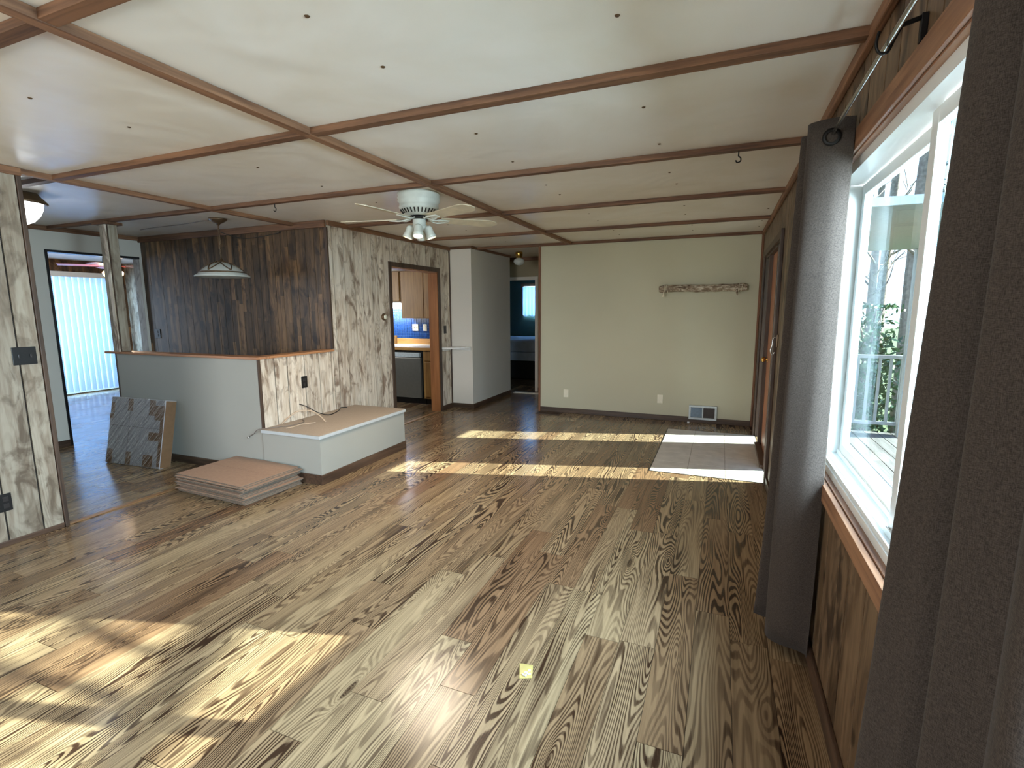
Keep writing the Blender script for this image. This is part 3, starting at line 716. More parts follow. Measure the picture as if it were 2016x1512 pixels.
fm.box(0.44, 0.56, W1 - 0.03, W1, WZ0 + 0.035, WZ1 - 0.045); fm.box(0.44, 0.56, W0, W0 + 0.03, WZ0 + 0.035, WZ1 - 0.045)
fm.box(0.475, 0.480, W0 + .03, W1 - .03, WZ0 + 0.035, WZ0 + 0.055); fm.box(0.515, 0.520, W0 + .03, W1 - .03, WZ0 + 0.035, WZ0 + 0.055)
fm.box(0.447, 0.452, W0 + .03, W1 - .03, WZ0 + 0.035, WZ0 + 0.05)
obj('window_frame', fm, MAT['vinyl'], wn1)
def sash(xa, xb, ya, yb, st=0.05):
    s_ = MB(); z0, z1 = WZ0 + 0.045, WZ1 - 0.05
    s_.cbox(xa, xb, ya, ya + st, z0, z1, 0.004); s_.cbox(xa, xb, yb - st, yb, z0, z1, 0.004)
    s_.cbox(xa, xb, ya + st, yb - st, z0, z0 + 0.045, 0.004); s_.cbox(xa, xb, ya + st, yb - st, z1 - 0.045, z1, 0.004)
    so_ = obj('sash', s_, MAT['vinyl'], wn1)
    obj('pane', MB().box((xa + xb) / 2 - 0.003, (xa + xb) / 2 + 0.003, ya + st, yb - st, z0 + 0.045, z1 - 0.045), MAT['glass'], so_)
sash(0.522, 0.548, 1.66, 2.628); sash(0.484, 0.510, 0.62, 1.73); sash(0.522, 0.548, -0.32, 0.66)

# ---- entry door unit with side lights
dr = thing('door_4', (0.48, 5.55, 0), 'brown wooden entry door with narrow side lights and dark casing', 'door', None, 'structure')
obj('casing', MB().cbox(0.396, 0.4205, D0 - 0.06, D0, 0, DZ + 0.06, 0.004), MAT['dktrim'], dr)
obj('casing', MB().cbox(0.400, 0.4205, D1, D1 + 0.06, 0, DZ + 0.06, 0.004), MAT['dktrim'], dr)
obj('casing', MB().cbox(0.400, 0.4205, D0, D1, DZ, DZ + 0.06, 0.004), MAT['dktrim'], dr)
for (ya, yb) in ((D0, D0 + 0.02), (5.06, 5.12), (5.98, 6.03), (D1 - 0.02, D1)):
    obj('door_post', MB().cbox(0.425, 0.56, ya, yb, 0.0, DZ, 0.003), MAT['dktrim'], dr)
obj('door_head', MB().box(0.425, 0.56, D0 + .02, D1 - .02, DZ - 0.02, DZ), MAT['dktrim'], dr)
lf = obj('door_leaf', MB().cbox(0.462, 0.505, 5.122, 5.978, 0.012, DZ - 0.022, 0.003), MAT['doorw'], dr)
kb = MB().lathe([(0.0, 0.058), (0.018, 0.056), (0.027, 0.042), (0.024, 0.028), (0.011, 0.02), (0.010, 0.006), (0.028, 0.004), (0.030, 0.0)], (0.462, 5.92, 0.95), 20, (-1, 0, 0))
obj('knob', kb, MAT['brass'], lf)
obj('threshold', MB().cbox(0.395, 0.455, 5.10, 6.0, 0.003, 0.035, 0.006), MAT['dkbasey'], dr)
obj('side_light', MB().box(0.50, 0.506, D0 + 0.02, 5.06, 0.02, DZ - 0.02), MAT['glass'], dr)
obj('side_light', MB().box(0.50, 0.506, 6.03, D1 - 0.02, 0.02, DZ - 0.02), MAT['glass'], dr)
hk = thing('wall_hook', (0.41, 4.50, 1.15), 'small metal hook latch on the wall beside the entry door casing', 'hook')
obj('plate', MB().cbox(0.408, 0.420, 4.49, 4.52, 1.18, 1.28, 0.003), MAT['bronze'], hk)
obj('hook_arm', MB().tube([(0.41, 4.505, 1.26), (0.385, 4.505, 1.25), (0.38, 4.505, 1.2), (0.37, 4.505, 1.15), (0.385, 4.505, 1.12), (0.40, 4.505, 1.14)], 0.005), MAT['steel'], hk)

exec_parts = True
# ------------------------------------------------------------ platform
pf = thing('platform', (-3.46, 3.87, 0), 'low white boxed platform with tan top against the panelled half wall', 'platform')
obj('body', MB().box(XP + 0.003, -3.115, YH0 - 0.012, 4.48, 0.085, 0.412), MAT['grey'], pf)
obj('top_edge', MB().cbox(XP + 0.003, -3.10, YH0 - 0.03, 4.495, 0.405, 0.432, 0.003), MAT['platf'], pf)
obj('top', MB().cbox(XP + 0.003, -3.103, YH0 - 0.026, 4.49, 0.4322, 0.438, 0.002), MAT['carpet'], pf)
obj('base_trim', MB().cbox(XP + 0.003, -3.105, YH0 - 0.022, 4.49, 0.0, 0.086, 0.003), MAT['dkbasey'], pf)

# ------------------------------------------------------------ nook post
ps = thing('post', (-5.66, 3.30, 1.084), 'square plank-clad post standing on the half wall', 'post')
px0, px1, py0, py1 = -5.785, -5.665, 3.185, 3.355
obj('core', MB().box(px0 + 0.012, px1 - 0.012, py0 + 0.06 , py1 - 0.012, 1.085, 2.372), MAT['dktrim'], ps)
obj('face_board', MB().cbox(px0 + 0.062, px1 - 0.012, py0 + 0.048, py0 + 0.06, 1.085, 2.35, 0.002), MAT['pan_light'], ps)
obj('face_board', MB().cbox(px0 + 0.012, px0 + 0.054, py0 + 0.048, py0 + 0.06, 1.085, 2.35, 0.002), MAT['pan_near'], ps)
obj('side_board', MB().cbox(px1 - 0.012, px1, py0 + 0.07, py1 - 0.02, 1.085, 2.35, 0.002), MAT['pan_near'], ps)
obj('collar', MB().cbox(px0 - 0.05, px1 + 0.03, py0 + 0.02, py1 + 0.02, 2.345, 2.3725, 0.003), MAT['beamx'], ps)

# ------------------------------------------------------------ ceiling fan
fx, fy = -2.26, 3.56
fan = thing('ceiling_fan', (fx, fy, 2.05), 'cream five-blade ceiling fan with four lit spot lamps in the main room', 'ceiling fan')
obj('housing', MB().lathe([(0.0, 2.399), (0.160, 2.399), (0.166, 2.385), (0.160, 2.372), (0.166, 2.36), (0.160, 2.345), (0.165, 2.333), (0.152, 2.320), (0.152, 2.300), (0.156, 2.29), (0.150, 2.275), (0.115, 2.232), (0.085, 2.224), (0.0, 2.224)], (fx, fy, 0), 48), MAT['fanw'], fan)
vs = MB()
for k in range(30):
    t = 2 * math.pi * k / 30
    rd = Vector((math.cos(t), math.sin(t), 0)); c = Vector((fx, fy, 2.254)) + rd * 0.1345
    sl = Vector((math.cos(t) * 0.63, math.sin(t) * 0.63, 0.77)).normalized()
    vs.obox(c, sl, Vector((-math.sin(t), math.cos(t), 0)), sl.cross(Vector((-math.sin(t), math.cos(t), 0))), 0.019, 0.0045, 0.003)
obj('vent_slots', vs, MAT['black'], fan)
obj('hub', MB().lathe([(0.0, 2.226), (0.075, 2.226), (0.078, 2.205), (0.04, 2.20), (0.0, 2.20)], (fx, fy, 0), 32), MAT['blackm'], fan)
obj('light_kit', MB().lathe([(0.0, 2.206), (0.05, 2.206), (0.052, 2.19), (0.050, 2.150), (0.054, 2.146), (0.054, 2.132), (0.046, 2.128), (0.040, 2.118), (0.0, 2.115)], (fx, fy, 0), 32), MAT['fanw'], fan)
def blade_outline(L0, L1, w0, w1):
    pts = []
    for t in (0, 1): pass
    o_ = [(L0, -w0), (L0 + 0.12, -w0 * 1.08), (L1 - 0.09, -w1), (L1 - 0.035, -w1 * 0.82), (L1, -w1 * 0.30), (L1, w1 * 0.30), (L1 - 0.035, w1 * 0.82), (L1 - 0.09, w1), (L0 + 0.12, w0 * 1.08), (L0, w0)]
    return o_
for k in range(5):
    th = rad(48 + 72 * k); ux = Vector((math.cos(th), math.sin(th), 0)); uy = Vector((-math.sin(th), math.cos(th), 0))
    tilt = rad(-11); vy = uy * math.cos(tilt) + Vector((0, 0, math.sin(tilt)))
    nz = ux.cross(vy); mb = MB(); out = blade_outline(0.17, 0.665, 0.052, 0.070)
    n = len(out)
    for s_ in (1, -1):
        for (l_, w_) in out: mb.v.append(tuple(Vector((fx, fy, 2.205)) + ux * l_ + vy * w_ + nz * 0.0028 * s_))
    mb.f.append(tuple(range(n))); mb.f.append(tuple(range(2 * n - 1, n - 1, -1)))
    for i in range(n): mb.f.append((i, i + n, (i + 1) % n + n, (i + 1) % n))
    mb.sm = [False] * len(mb.f)
    b = obj('blade', mb, MAT['blade'], fan)
    ir = MB()
    for s_ in (-1, 1):
        ir.tube([Vector((fx, fy, 2.213)) + ux * 0.06 + uy * 0.008 * s_, Vector((fx, fy, 2.195)) + ux * 0.11 + uy * 0.022 * s_, Vector((fx, fy, 2.193)) + ux * 0.16 + vy * 0.034 * s_, Vector((fx, fy, 2.199)) + ux * 0.235 + vy * 0.012 * s_], 0.006, 8)
    ir.obox(Vector((fx, fy, 2.197)) + ux * 0.20, ux, vy, nz, 0.045, 0.022, 0.003)
    obj('blade_iron', ir, MAT['fanw'], fan)
lampglow = glow('fan_lamp_glow', (1.0, 0.86, 0.62, 1), 4.5)
for k, (dx, dy) in enumerate(((-0.70, -0.45), (0.35, -0.78), (0.72, 0.35), (-0.30, 0.75))):
    d = Vector((dx * 0.42, dy * 0.42, -0.93)).normalized()
    c = Vector((fx + dx * 0.075, fy + dy * 0.075, 2.148))
    s_ = MB().lathe([(0.0, 0.0), (0.020, 0.0), (0.030, 0.010), (0.034, 0.02), (0.034, 0.062), (0.038, 0.070), (0.040, 0.098), (0.0365, 0.098), (0.034, 0.088)], c, 24, d)
    sh = obj('lamp_shade', s_, MAT['fanw'], fan)
    obj('bulb', MB().lathe([(0.0, 0.090), (0.02, 0.091), (0.0355, 0.0885)], c, 24, d), lampglow, sh)
    obj('lamp_arm', MB().tube([(fx + dx * 0.03, fy + dy * 0.03, 2.140), (fx + dx * 0.06, fy + dy * 0.06, 2.145), tuple(c)], 0.010, 8, sub=3), MAT['fanw'], fan)
    ld = bpy.data.lights.new('fan_spot', 'SPOT'); ld.energy = 11; ld.spot_size = rad(150); ld.spot_blend = 0.8; ld.color = (1.0, 0.82, 0.62); ld.shadow_soft_size = 0.30
    lo = bpy.data.objects.new('fan_spot', ld); COL.objects.link(lo); lo.location = c + d * 0.105
    lo.rotation_euler = d.to_track_quat('-Z', 'Y').to_euler()

# ------------------------------------------------------------ pendant lamp
qx, qy = -4.69, 3.70
pn = thing('pendant_lamp', (qx, qy, 1.83), 'white glass bowl pendant lamp on a chain over the nook', 'pendant lamp')
obj('ceiling_cup', MB().lathe([(0.0, 2.399), (0.085, 2.399), (0.080, 2.385), (0.05, 2.365), (0.02, 2.350), (0.012, 2.335), (0.0, 2.333)], (qx, qy, 0), 32), MAT['bronze'], pn)
ch = MB(); z = 2.335; k = 0
while z > 2.01:
    ax = Vector((1, 0, 0)) if k % 2 == 0 else Vector((0, 1, 0))
    pts = [Vector((qx, qy, z - 0.016)) + ax * 0.009 * math.cos(t) + Vector((0, 0, 0.018)) * math.sin(t) for t in [i * math.pi / 4 for i in range(9)]]
    ch.tube(pts, 0.0022, 5, sub=1); z -= 0.028; k += 1
ch.tube([(qx, qy, 2.34), (qx + 0.006, qy, 2.2), (qx - 0.005, qy, 2.1), (qx, qy, 2.0)], 0.003, 6)
obj('chain', ch, MAT['bronze'], pn)
obj('finial', MB().lathe([(0.0, 2.012), (0.014, 2.008), (0.018, 1.995), (0.040, 1.985), (0.055, 1.972), (0.0, 1.972)], (qx, qy, 0), 24), MAT['bronze'], pn)
obj('shade', MB().lathe([(0.03, 1.978), (0.08, 1.962), (0.14, 1.932), (0.185, 1.896), (0.208, 1.872), (0.215, 1.862), (0.248, 1.842), (0.252, 1.833), (0.246, 1.828), (0.208, 1.854), (0.14, 1.920), (0.07, 1.955), (0.03, 1.970)], (qx, qy, 0), 48), MAT['alab'], pn)
rb = MB()
for k in range(6):
    t = 2 * math.pi * k / 6 + 0.25; cx, sx = math.cos(t), math.sin(t)
    rb.tube([(qx + cx * r_, qy + sx * r_, z_) for r_, z_ in ((0.035, 1.984), (0.075, 1.968))], 0.006, 6, sub=1)
    for s_ in (-1, 1):
        pts = []
        for q_ in range(6):
            f_ = q_ / 5; ta = t + s_ * (math.pi / 6) * f_; r_ = 0.075 + 0.118 * f_; z_ = 1.968 - 0.078 * f_ ** 1.3 + 0.002
            pts.append((qx + math.cos(ta) * r_, qy + math.sin(ta) * r_, z_))
        rb.tube(pts, 0.006, 6, sub=2)
obj('metal_ribs', rb, MAT['bronze'], pn)
obj('rim_band', MB().lathe([(0.200, 1.882), (0.209, 1.878), (0.212, 1.868), (0.203, 1.872)], (qx, qy, 0), 48), MAT['bronze'], pn)
cd = obj('lamp_cord', MB().tube([(-4.80, 3.70, 2.396), (-5.3, 3.76, 2.394), (-5.8, 3.79, 2.396), (-6.1, 3.83, 2.397)], 0.004, 6), MAT['cabgrey'], None, 'thin cord running along the ceiling left of the pendant lamp', 'cord')
obj('hanging_cord', MB().tube([(qx, qy + 0.02, 2.27), (-4.62, 3.95, 2.235), (-4.4, 4.17, 2.305), (-4.36, 4.193, 2.33), (-4.0, 4.193, 2.345), (-3.82, 4.19, 2.36)], 0.0035, 6), MAT['cabblk'], None, 'thin dark cord draped along the top of the dark wall', 'cord')

# ------------------------------------------------------------ dome ceiling lamp
lx, ly = -5.04, 2.30
dl = thing('ceiling_lamp', (lx, ly, 2.15), 'lit white dome ceiling lamp with dark rim half hidden by the left wall', 'ceiling lamp')
obj('rim', MB().lathe([(0.0, 2.399), (0.11, 2.399), (0.125, 2.375), (0.152, 2.345), (0.165, 2.328), (0.157, 2.318), (0.135, 2.322), (0.0, 2.33)], (lx, ly, 0), 40), MAT['bronze'], dl)
obj('bowl', MB().lathe([(0.134, 2.322), (0.130, 2.285), (0.108, 2.235), (0.07, 2.19), (0.03, 2.168), (0.0, 2.164)], (lx, ly, 0), 40), glow('dome_glow', (0.92, 0.97, 1.0, 1), 2.5), dl)

# ------------------------------------------------------------ screw hooks
def hook(x, y, z, label):
    mb = MB().tube([(x, y, z), (x, y, z - 0.02), (x, y, z - 0.032), (x + 0.012, y, z - 0.045), (x + 0.010, y, z - 0.062), (x - 0.006, y, z - 0.066), (x - 0.014, y, z - 0.054)], 0.0035, 8)
    mb.lathe([(0.008, z - 0.003), (0.008, z), (0.0, z)], (x, y, 0), 10)
    obj('ceiling_hook', mb, MAT['blackm'], None, label, 'hook')
hook(0.04, 3.272, 2.373, 'dark screw hook hanging from the batten near the far curtain')
hook(-3.47, 3.272, 2.373, 'dark screw hook hanging from the batten above the half wall')

# ------------------------------------------------------------ curtains, rod, bracket
def curtain(name, bot, top, zb, zt, label, rod_pts, cat='curtain'):
    """bot/top: lists of (x, y) plan points; drapes as smooth pleats"""
    root = thing(name, (bot[0][0], bot[0][1], zb), label, cat)
    def smooth(pl, n=10):
        P = [Vector((q[0], q[1], 0)) for q in pl]; Q = []
        for i in range(len(P) - 1):
            p0 = P[max(i - 1, 0)]; p1 = P[i]; p2 = P[i + 1]; p3 = P[min(i + 2, len(P) - 1)]
            for k in range(n):
                t = k / n
                Q.append(0.5 * ((2 * p1) + (p2 - p0) * t + (2 * p0 - 5 * p1 + 4 * p2 - p3) * t * t + (-p0 + 3 * p1 - 3 * p2 + p3) * t ** 3))
        Q.append(P[-1]); return Q
    B_, T_ = smooth(bot), smooth(top); rows = []; NR = 26
    for j in range(NR + 1):
        f_ = j / NR; e = f_ ** 0.8; row = []
        for i in range(len(B_)):
            q = B_[i] * (1 - e) + T_[i] * e
            wob = 0.006 * math.sin(i * 0.35 + f_ * 5.0) * (1 - f_)
            row.append((q.x + wob, q.y + wob * 0.5, zb + (zt - zb) * f_ + 0.012 * math.sin(i * 0.21) * (1 - f_)))
        rows.append(row)
    cl = obj('cloth', MB().grid(rows), MAT['curtain'], root)
    sm = cl.modifiers.new('thickness', 'SOLIDIFY'); sm.thickness = 0.003
    for (gx, gy, gz, nx, ny) in rod_pts:
        obj('grommet', MB().lathe([(0.019, -0.003), (0.030, -0.004), (0.030, 0.004), (0.019, 0.003), (0.019, -0.003)], (gx, gy, gz), 24, (nx, ny, 0)), MAT['blackm'], root)
    return root
# far curtain: bunched between y 2.22 and 2.62
fb = [(0.398, 2.235), (0.33, 2.262), (0.255, 2.335), (0.262, 2.385), (0.33, 2.40), (0.355, 2.43), (0.28, 2.46), (0.215, 2.485), (0.25, 2.53), (0.34, 2.55), (0.36, 2.60), (0.27, 2.63), (0.25, 2.66)]
ft = [(0.405, 2.235), (0.345, 2.225), (0.275, 2.255), (0.272, 2.30), (0.34, 2.33), (0.38, 2.36), (0.31, 2.40), (0.262, 2.42), (0.28, 2.46), (0.36, 2.48), (0.38, 2.52), (0.30, 2.56), (0.28, 2.60)]
curtain('curtain', fb, ft, 0.05, 2.165, 'bunched taupe curtain at the far side of the window, its foot above the floor', [(0.332, 2.222, 2.10, 0.12, 1)])
nb = [(0.430, 1.16), (0.36, 1.15), (0.285, 1.11), (0.262, 1.05), (0.30, 0.99), (0.385, 0.965), (0.392, 0.93), (0.32, 0.885), (0.29, 0.84), (0.33, 0.79), (0.385, 0.765), (0.37, 0.71), (0.29, 0.67), (0.28, 0.61), (0.36, 0.56)]
nt_ = [(0.405, 1.02), (0.37, 1.03), (0.330, 1.02), (0.325, 0.98), (0.35, 0.95), (0.385, 0.93), (0.38, 0.90), (0.335, 0.87), (0.325, 0.83), (0.35, 0.79), (0.385, 0.765), (0.37, 0.72), (0.32, 0.69), (0.31, 0.64), (0.36, 0.60)]
curtain('curtain', nb, nt_, 0.04, 2.17, 'large dark taupe curtain closest to the viewer at the right edge', [(0.340, 0.80, 2.115, 0.1, 1)])
rod = thing('curtain_rod', (0.335, 1.3, 2.12), 'thin steel curtain rod above the window', 'curtain rod')
obj('rod_tube', MB().tube([(0.336, -0.6, 2.118), (0.336, 1.58, 2.122), (0.335, 2.75, 2.10)], 0.0065, 10, sub=4), MAT['steel'], rod)
br = MB()
br.cbox(0.406, 0.4205, 1.60, 1.617, 2.125, 2.19, 0.002)
br.tube([(0.412, 1.608, 2.183), (0.37, 1.60, 2.170), (0.352, 1.592, 2.158)], 0.006, 8, sub=2)
br.tube([(0.365, 1.596, 2.162), (0.352, 1.59, 2.135), (0.340, 1.585, 2.108), (0.322, 1.582, 2.108), (0.314, 1.58, 2.128), (0.318, 1.58, 2.155)], 0.0035, 8)
obj('rod_bracket', br, MAT['blackm'], None, 'black iron bracket holding the curtain rod over the window', 'bracket')

# ------------------------------------------------------------ wall plates
def plate(kind, x, y, z, face, wdt, hgt, mat, label, gang=1, name=None, tog=None):
    """face: '+x' or '-y' direction the plate looks"""
    nm = name or ('light_switch' if kind == 'switch' else 'outlet')
    t = thing(nm, (x, y, z), label, 'light switch' if kind == 'switch' else 'outlet')
    tog = tog or mat
    def bx(u0, u1, z0, z1, d0, d1, c=0.002):
        if face == '+x': return MB().cbox(x + d0, x + d1, y + u0, y + u1, z0, z1, c)
        return MB().cbox(x + u0, x + u1, y - d1, y - d0, z0, z1, c)
    obj('cover_plate', bx(-wdt / 2, wdt / 2, z, z + hgt, 0, 0.006), mat, t)
    for g_ in range(gang):
        cu = (g_ - (gang - 1) / 2) * (wdt / gang)
        if kind == 'switch':
            obj('toggle', bx(cu - 0.005, cu + 0.005, z + hgt / 2 - 0.012, z + hgt / 2 + 0.012, 0.006, 0.016), tog, t)
        else:
            for dz in (-0.022, 0.022):
                obj('socket', bx(cu - 0.014, cu + 0.014, z + hgt / 2 + dz - 0.015, z + hgt / 2 + dz + 0.015, 0.006, 0.009), tog, t)
    return t
sock = plain('dark_socket', srgb(48, 44, 44), 0.3)
plate('switch', XA, 1.818, 1.153, '+x', 0.125, 0.115, MAT['black'], 'black double switch plate on the near left panelled wall', 2, tog=sock)
plate('outlet', XA, 1.585, 0.228, '+x', 0.12, 0.115, MAT['black'], 'black double outlet low on the near left panelled wall', 2, tog=sock)
plate('outlet', XP, 3.772, 0.735, '+x', 0.075, 0.115, MAT['black'], 'black outlet on the panelled half wall above the platform', tog=sock)
plate('switch', XP, 6.555, 1.14, '+x', 0.07, 0.115, MAT['black'], 'dark switch plate between kitchen doorway and closet', tog=sock)
plate('outlet', -6.565, YD, 1.155, '-y', 0.11, 0.115, MAT['black'], 'dark plate on the left part of the dark nook wall', tog=sock)
plate('outlet', -2.025, YF, 0.228, '-y', 0.07, 0.115, MAT['ivory'], 'ivory outlet on the green wall near the hallway')
plate('outlet', -0.715, YF, 0.228, '-y', 0.07, 0.115, MAT['ivory'], 'ivory outlet on the green wall beside the air vent')
tb = thing('thermostat', (XP, 5.09, 1.37), 'small round thermostat beside the kitchen doorway', 'thermostat')
obj('ring', MB().lathe([(0.042, 0.0), (0.042, 0.022), (0.034, 0.030), (0.030, 0.030)], (XP, 5.09, 1.407), 28, (1, 0, 0)), MAT['bronze'], tb)
obj('dial', MB().lathe([(0.031, 0.026), (0.028, 0.036), (0.0, 0.038)], (XP, 5.09, 1.407), 28, (1, 0, 0)), MAT['ivory'], tb)

# ------------------------------------------------------------ corner shelf
cs = thing('corner_shelf', (-3.55, 6.62, 0.90), 'small pale corner shelf between kitchen doorway and closet', 'shelf')
mb = MB(); pts = [(XP + 0.002, YJ - 0.002), (XP + 0.002, 6.44)] + [(XP + 0.002 + 0.34 * math.sin(t * math.pi / 16), YJ - 0.002 - 0.27 * math.cos(t * math.pi / 16)) for t in range(1, 9)]
n = len(pts)
for zz in (0.921, 0.938):
    mb.v += [(q[0], q[1], zz) for q in pts]
mb.f = [tuple(range(n)), tuple(range(2 * n - 1, n - 1, -1))] + [(i, (i + 1) % n, (i + 1) % n + n, i + n) for i in range(n)]
mb.sm = [False] * len(mb.f)
obj('shelf_board', mb, MAT['counter'], cs)
obj('cleat', MB().cbox(XP + 0.002, XP + 0.018, 6.46, YJ - 0.03, 0.885, 0.920, 0.002), MAT['counter'], cs)
obj('cleat', MB().cbox(XP + 0.03, XJ - 0.02, YJ - 0.02, YJ - 0.002, 0.885, 0.920, 0.002), MAT['counter'], cs)

# ------------------------------------------------------------ driftwood rack
lg = thing('driftwood_rack', (-0.26, 6.89, 1.70), 'rustic driftwood log rack with rope ties on the green wall', 'wall rack')
rows = []; rl = random.Random(5)
for i in range(41):
    f_ = i / 40; x = -0.775 + 1.04 * f_; row = []
    for k in range(16):
        t = 2 * math.pi * k / 16
        r_ = 0.045 * (1 + 0.09 * math.sin(3 * t + i * 0.31) + 0.05 * math.sin(i * 0.8 + k) + rl.uniform(-.06, .06)) * (1.0 if 0 < i < 40 else 0.8)
        row.append((x, 6.888 - r_ * 0.85 * math.cos(t), 1.738 + r_ * math.sin(t) + 0.002 * math.sin(i * 0.17)))
    rows.append(row)
mb = MB().grid(rows, True, True)
mb.f.append(tuple(range(16))); mb.f.append(tuple(range(40 * 16 + 15, 40 * 16 - 1, -1))); mb.sm += [False, False]
obj('log', mb, MAT['log'], lg)
def loop(x, lean, rr=0.052):
    return MB().tube([(x + lean * math.sin(t), 6.884 - rr * 0.92 * math.cos(t), 1.738 + rr * math.sin(t)) for t in [i * math.pi / 8 for i in range(17)]], 0.004, 6, sub=1)
for x_, l_ in ((-0.705, 0.0), (-0.69, 0.006), (-0.672, -0.01), (0.172, 0.006), (0.208, 0.012)):
    obj('rope_tie', loop(x_, l_), MAT['rope'], lg)
obj('rope_tassel', MB().lathe([(0.003, 0.0), (0.008, -0.015), (0.016, -0.06), (0.014, -0.066), (0.0, -0.066)], (-0.712, 6.845, 1.70), 14), MAT['rope'], lg)
obj('peg', MB().tube([(0.148, 6.86, 1.71), (0.152, 6.845, 1.68), (0.157, 6.84, 1.642)], lambda f: 0.018 * (1 - 0.72 * f), 10, sub=3), MAT['log'], lg)
obj('peg', MB().tube([(-0.70, 6.86, 1.71), (-0.715, 6.855, 1.68), (-0.72, 6.855, 1.66)], lambda f: 0.012 * (1 - 0.6 * f), 10, sub=3), MAT['log'], lg)

# ------------------------------------------------------------ wall register
vt = thing('air_vent', (-0.17, 6.90, 0.045), 'pale metal two-section air vent low on the green wall', 'air vent')
x0, x1, z0, z1, yv = -0.342, 0.0, 0.045, 0.232, 6.93
fr = MB()
for q in ((x0, x1, z0, z0 + 0.026), (x0, x1, z1 - 0.026, z1), (x0, x0 + 0.026, z0 + .026, z1 - .026), (x1 - 0.026, x1, z0 + .026, z1 - .026), ((x0 + x1) / 2 - 0.007, (x0 + x1) / 2 + 0.007, z0 + .026, z1 - .026)):
    fr.cbox(q[0], q[1], yv - 0.030, yv - 0.002, q[2], q[3], 0.003)
obj('frame', fr, MAT['ventw'], vt)
for side, (a0, a1, m_) in enumerate(((x0 + 0.026, (x0 + x1) / 2 - 0.007, MAT['grilleb']), ((x0 + x1) / 2 + 0.007, x1 - 0.026, MAT['grille']))):
    g_ = MB()
    for k in range(12):
        zz = z0 + 0.032 + k * 0.0112
        g_.obox(((a0 + a1) / 2, yv - 0.016, zz), (1, 0, 0), (0, 1, -0.8 if side == 0 else 0.8), (0, 0.8 if side == 0 else -0.8, 1), (a1 - a0) / 2, 0.006, 0.0012)
    g_.box(a0, a1, yv - 0.009, yv - 0.006, z0 + 0.026, z1 - 0.026)
    obj('louvre', g_, m_, vt)
fr_ = thing('floor_vent', (-2.25, 6.80, 0), 'dark brown floor vent beside the hallway corner', 'floor vent')
mb = MB(); mb.box(-2.42, -2.08, 6.72, 6.735, 0.0005, 0.005); mb.box(-2.42, -2.08, 6.865, 6.88, 0.0005, 0.005); mb.box(-2.42, -2.405, 6.735, 6.865, 0.0005, 0.005); mb.box(-2.095, -2.08, 6.735, 6.865, 0.0005, 0.005)
obj('frame', mb, MAT['dkbase'], fr_)
mb = MB()
for k in range(22): mb.box(-2.402 + k * 0.014, -2.396 + k * 0.014, 6.735, 6.865, 0.0005, 0.0035)
obj('slats', mb, MAT['dkbase'], fr_)
obj('door_stop', MB().cbox(-0.355, -0.328, 6.88, 6.90, 0.0, 0.012, 0.003), MAT['vinyl'], None, 'tiny white block on the floor below the air vent', 'doorstop')

# ------------------------------------------------------------ packet on the floor
pk_ = thing('packet', (-0.68, 1.77, 0), 'tiny clear yellow packet with white pellets on the floor', 'packet')
bag = plain('yellow_bag', srgb(186, 168, 104), 0.35, var=0.04)
cq = [(-0.722, 1.812), (-0.665, 1.822), (-0.643, 1.750), (-0.690, 1.728)]
def bil(u, v):
    a_ = Vector((*cq[0], 0)).lerp(Vector((*cq[1], 0)), u); b_ = Vector((*cq[3], 0)).lerp(Vector((*cq[2], 0)), u); return a_.lerp(b_, v)
rows = []
for j in range(9):
    rows.append([(bil(i / 8, j / 8).x, bil(i / 8, j / 8).y, 0.0015 + 0.006 * math.sin(math.pi * i / 8) * math.sin(math.pi * j / 8) ** 0.7 + 0.0006 * ((i * 7 + j * 5) % 3)) for i in range(9)])
rb_ = [[(q[0], q[1], 0.0006) for q in rw] for rw in rows]
mb = MB().grid(rows); mb.grid(rb_)
obj('bag', mb, bag, pk_)
for (u, v) in ((0.75, 0.55), (0.45, 0.70), (0.60, 0.74), (0.30, 0.85), (0.78, 0.82), (0.5, 0.9)):
    c = bil(u, v); obj('pellet', MB().lathe([(0.0, -0.006), (0.003, -0.005), (0.0038, 0.0), (0.003, 0.005), (0.0, 0.006)], (c.x, c.y, 0.0085), 10, (math.cos(u * 9), math.sin(u * 9), 0)), MAT['vinyl'], pk_)

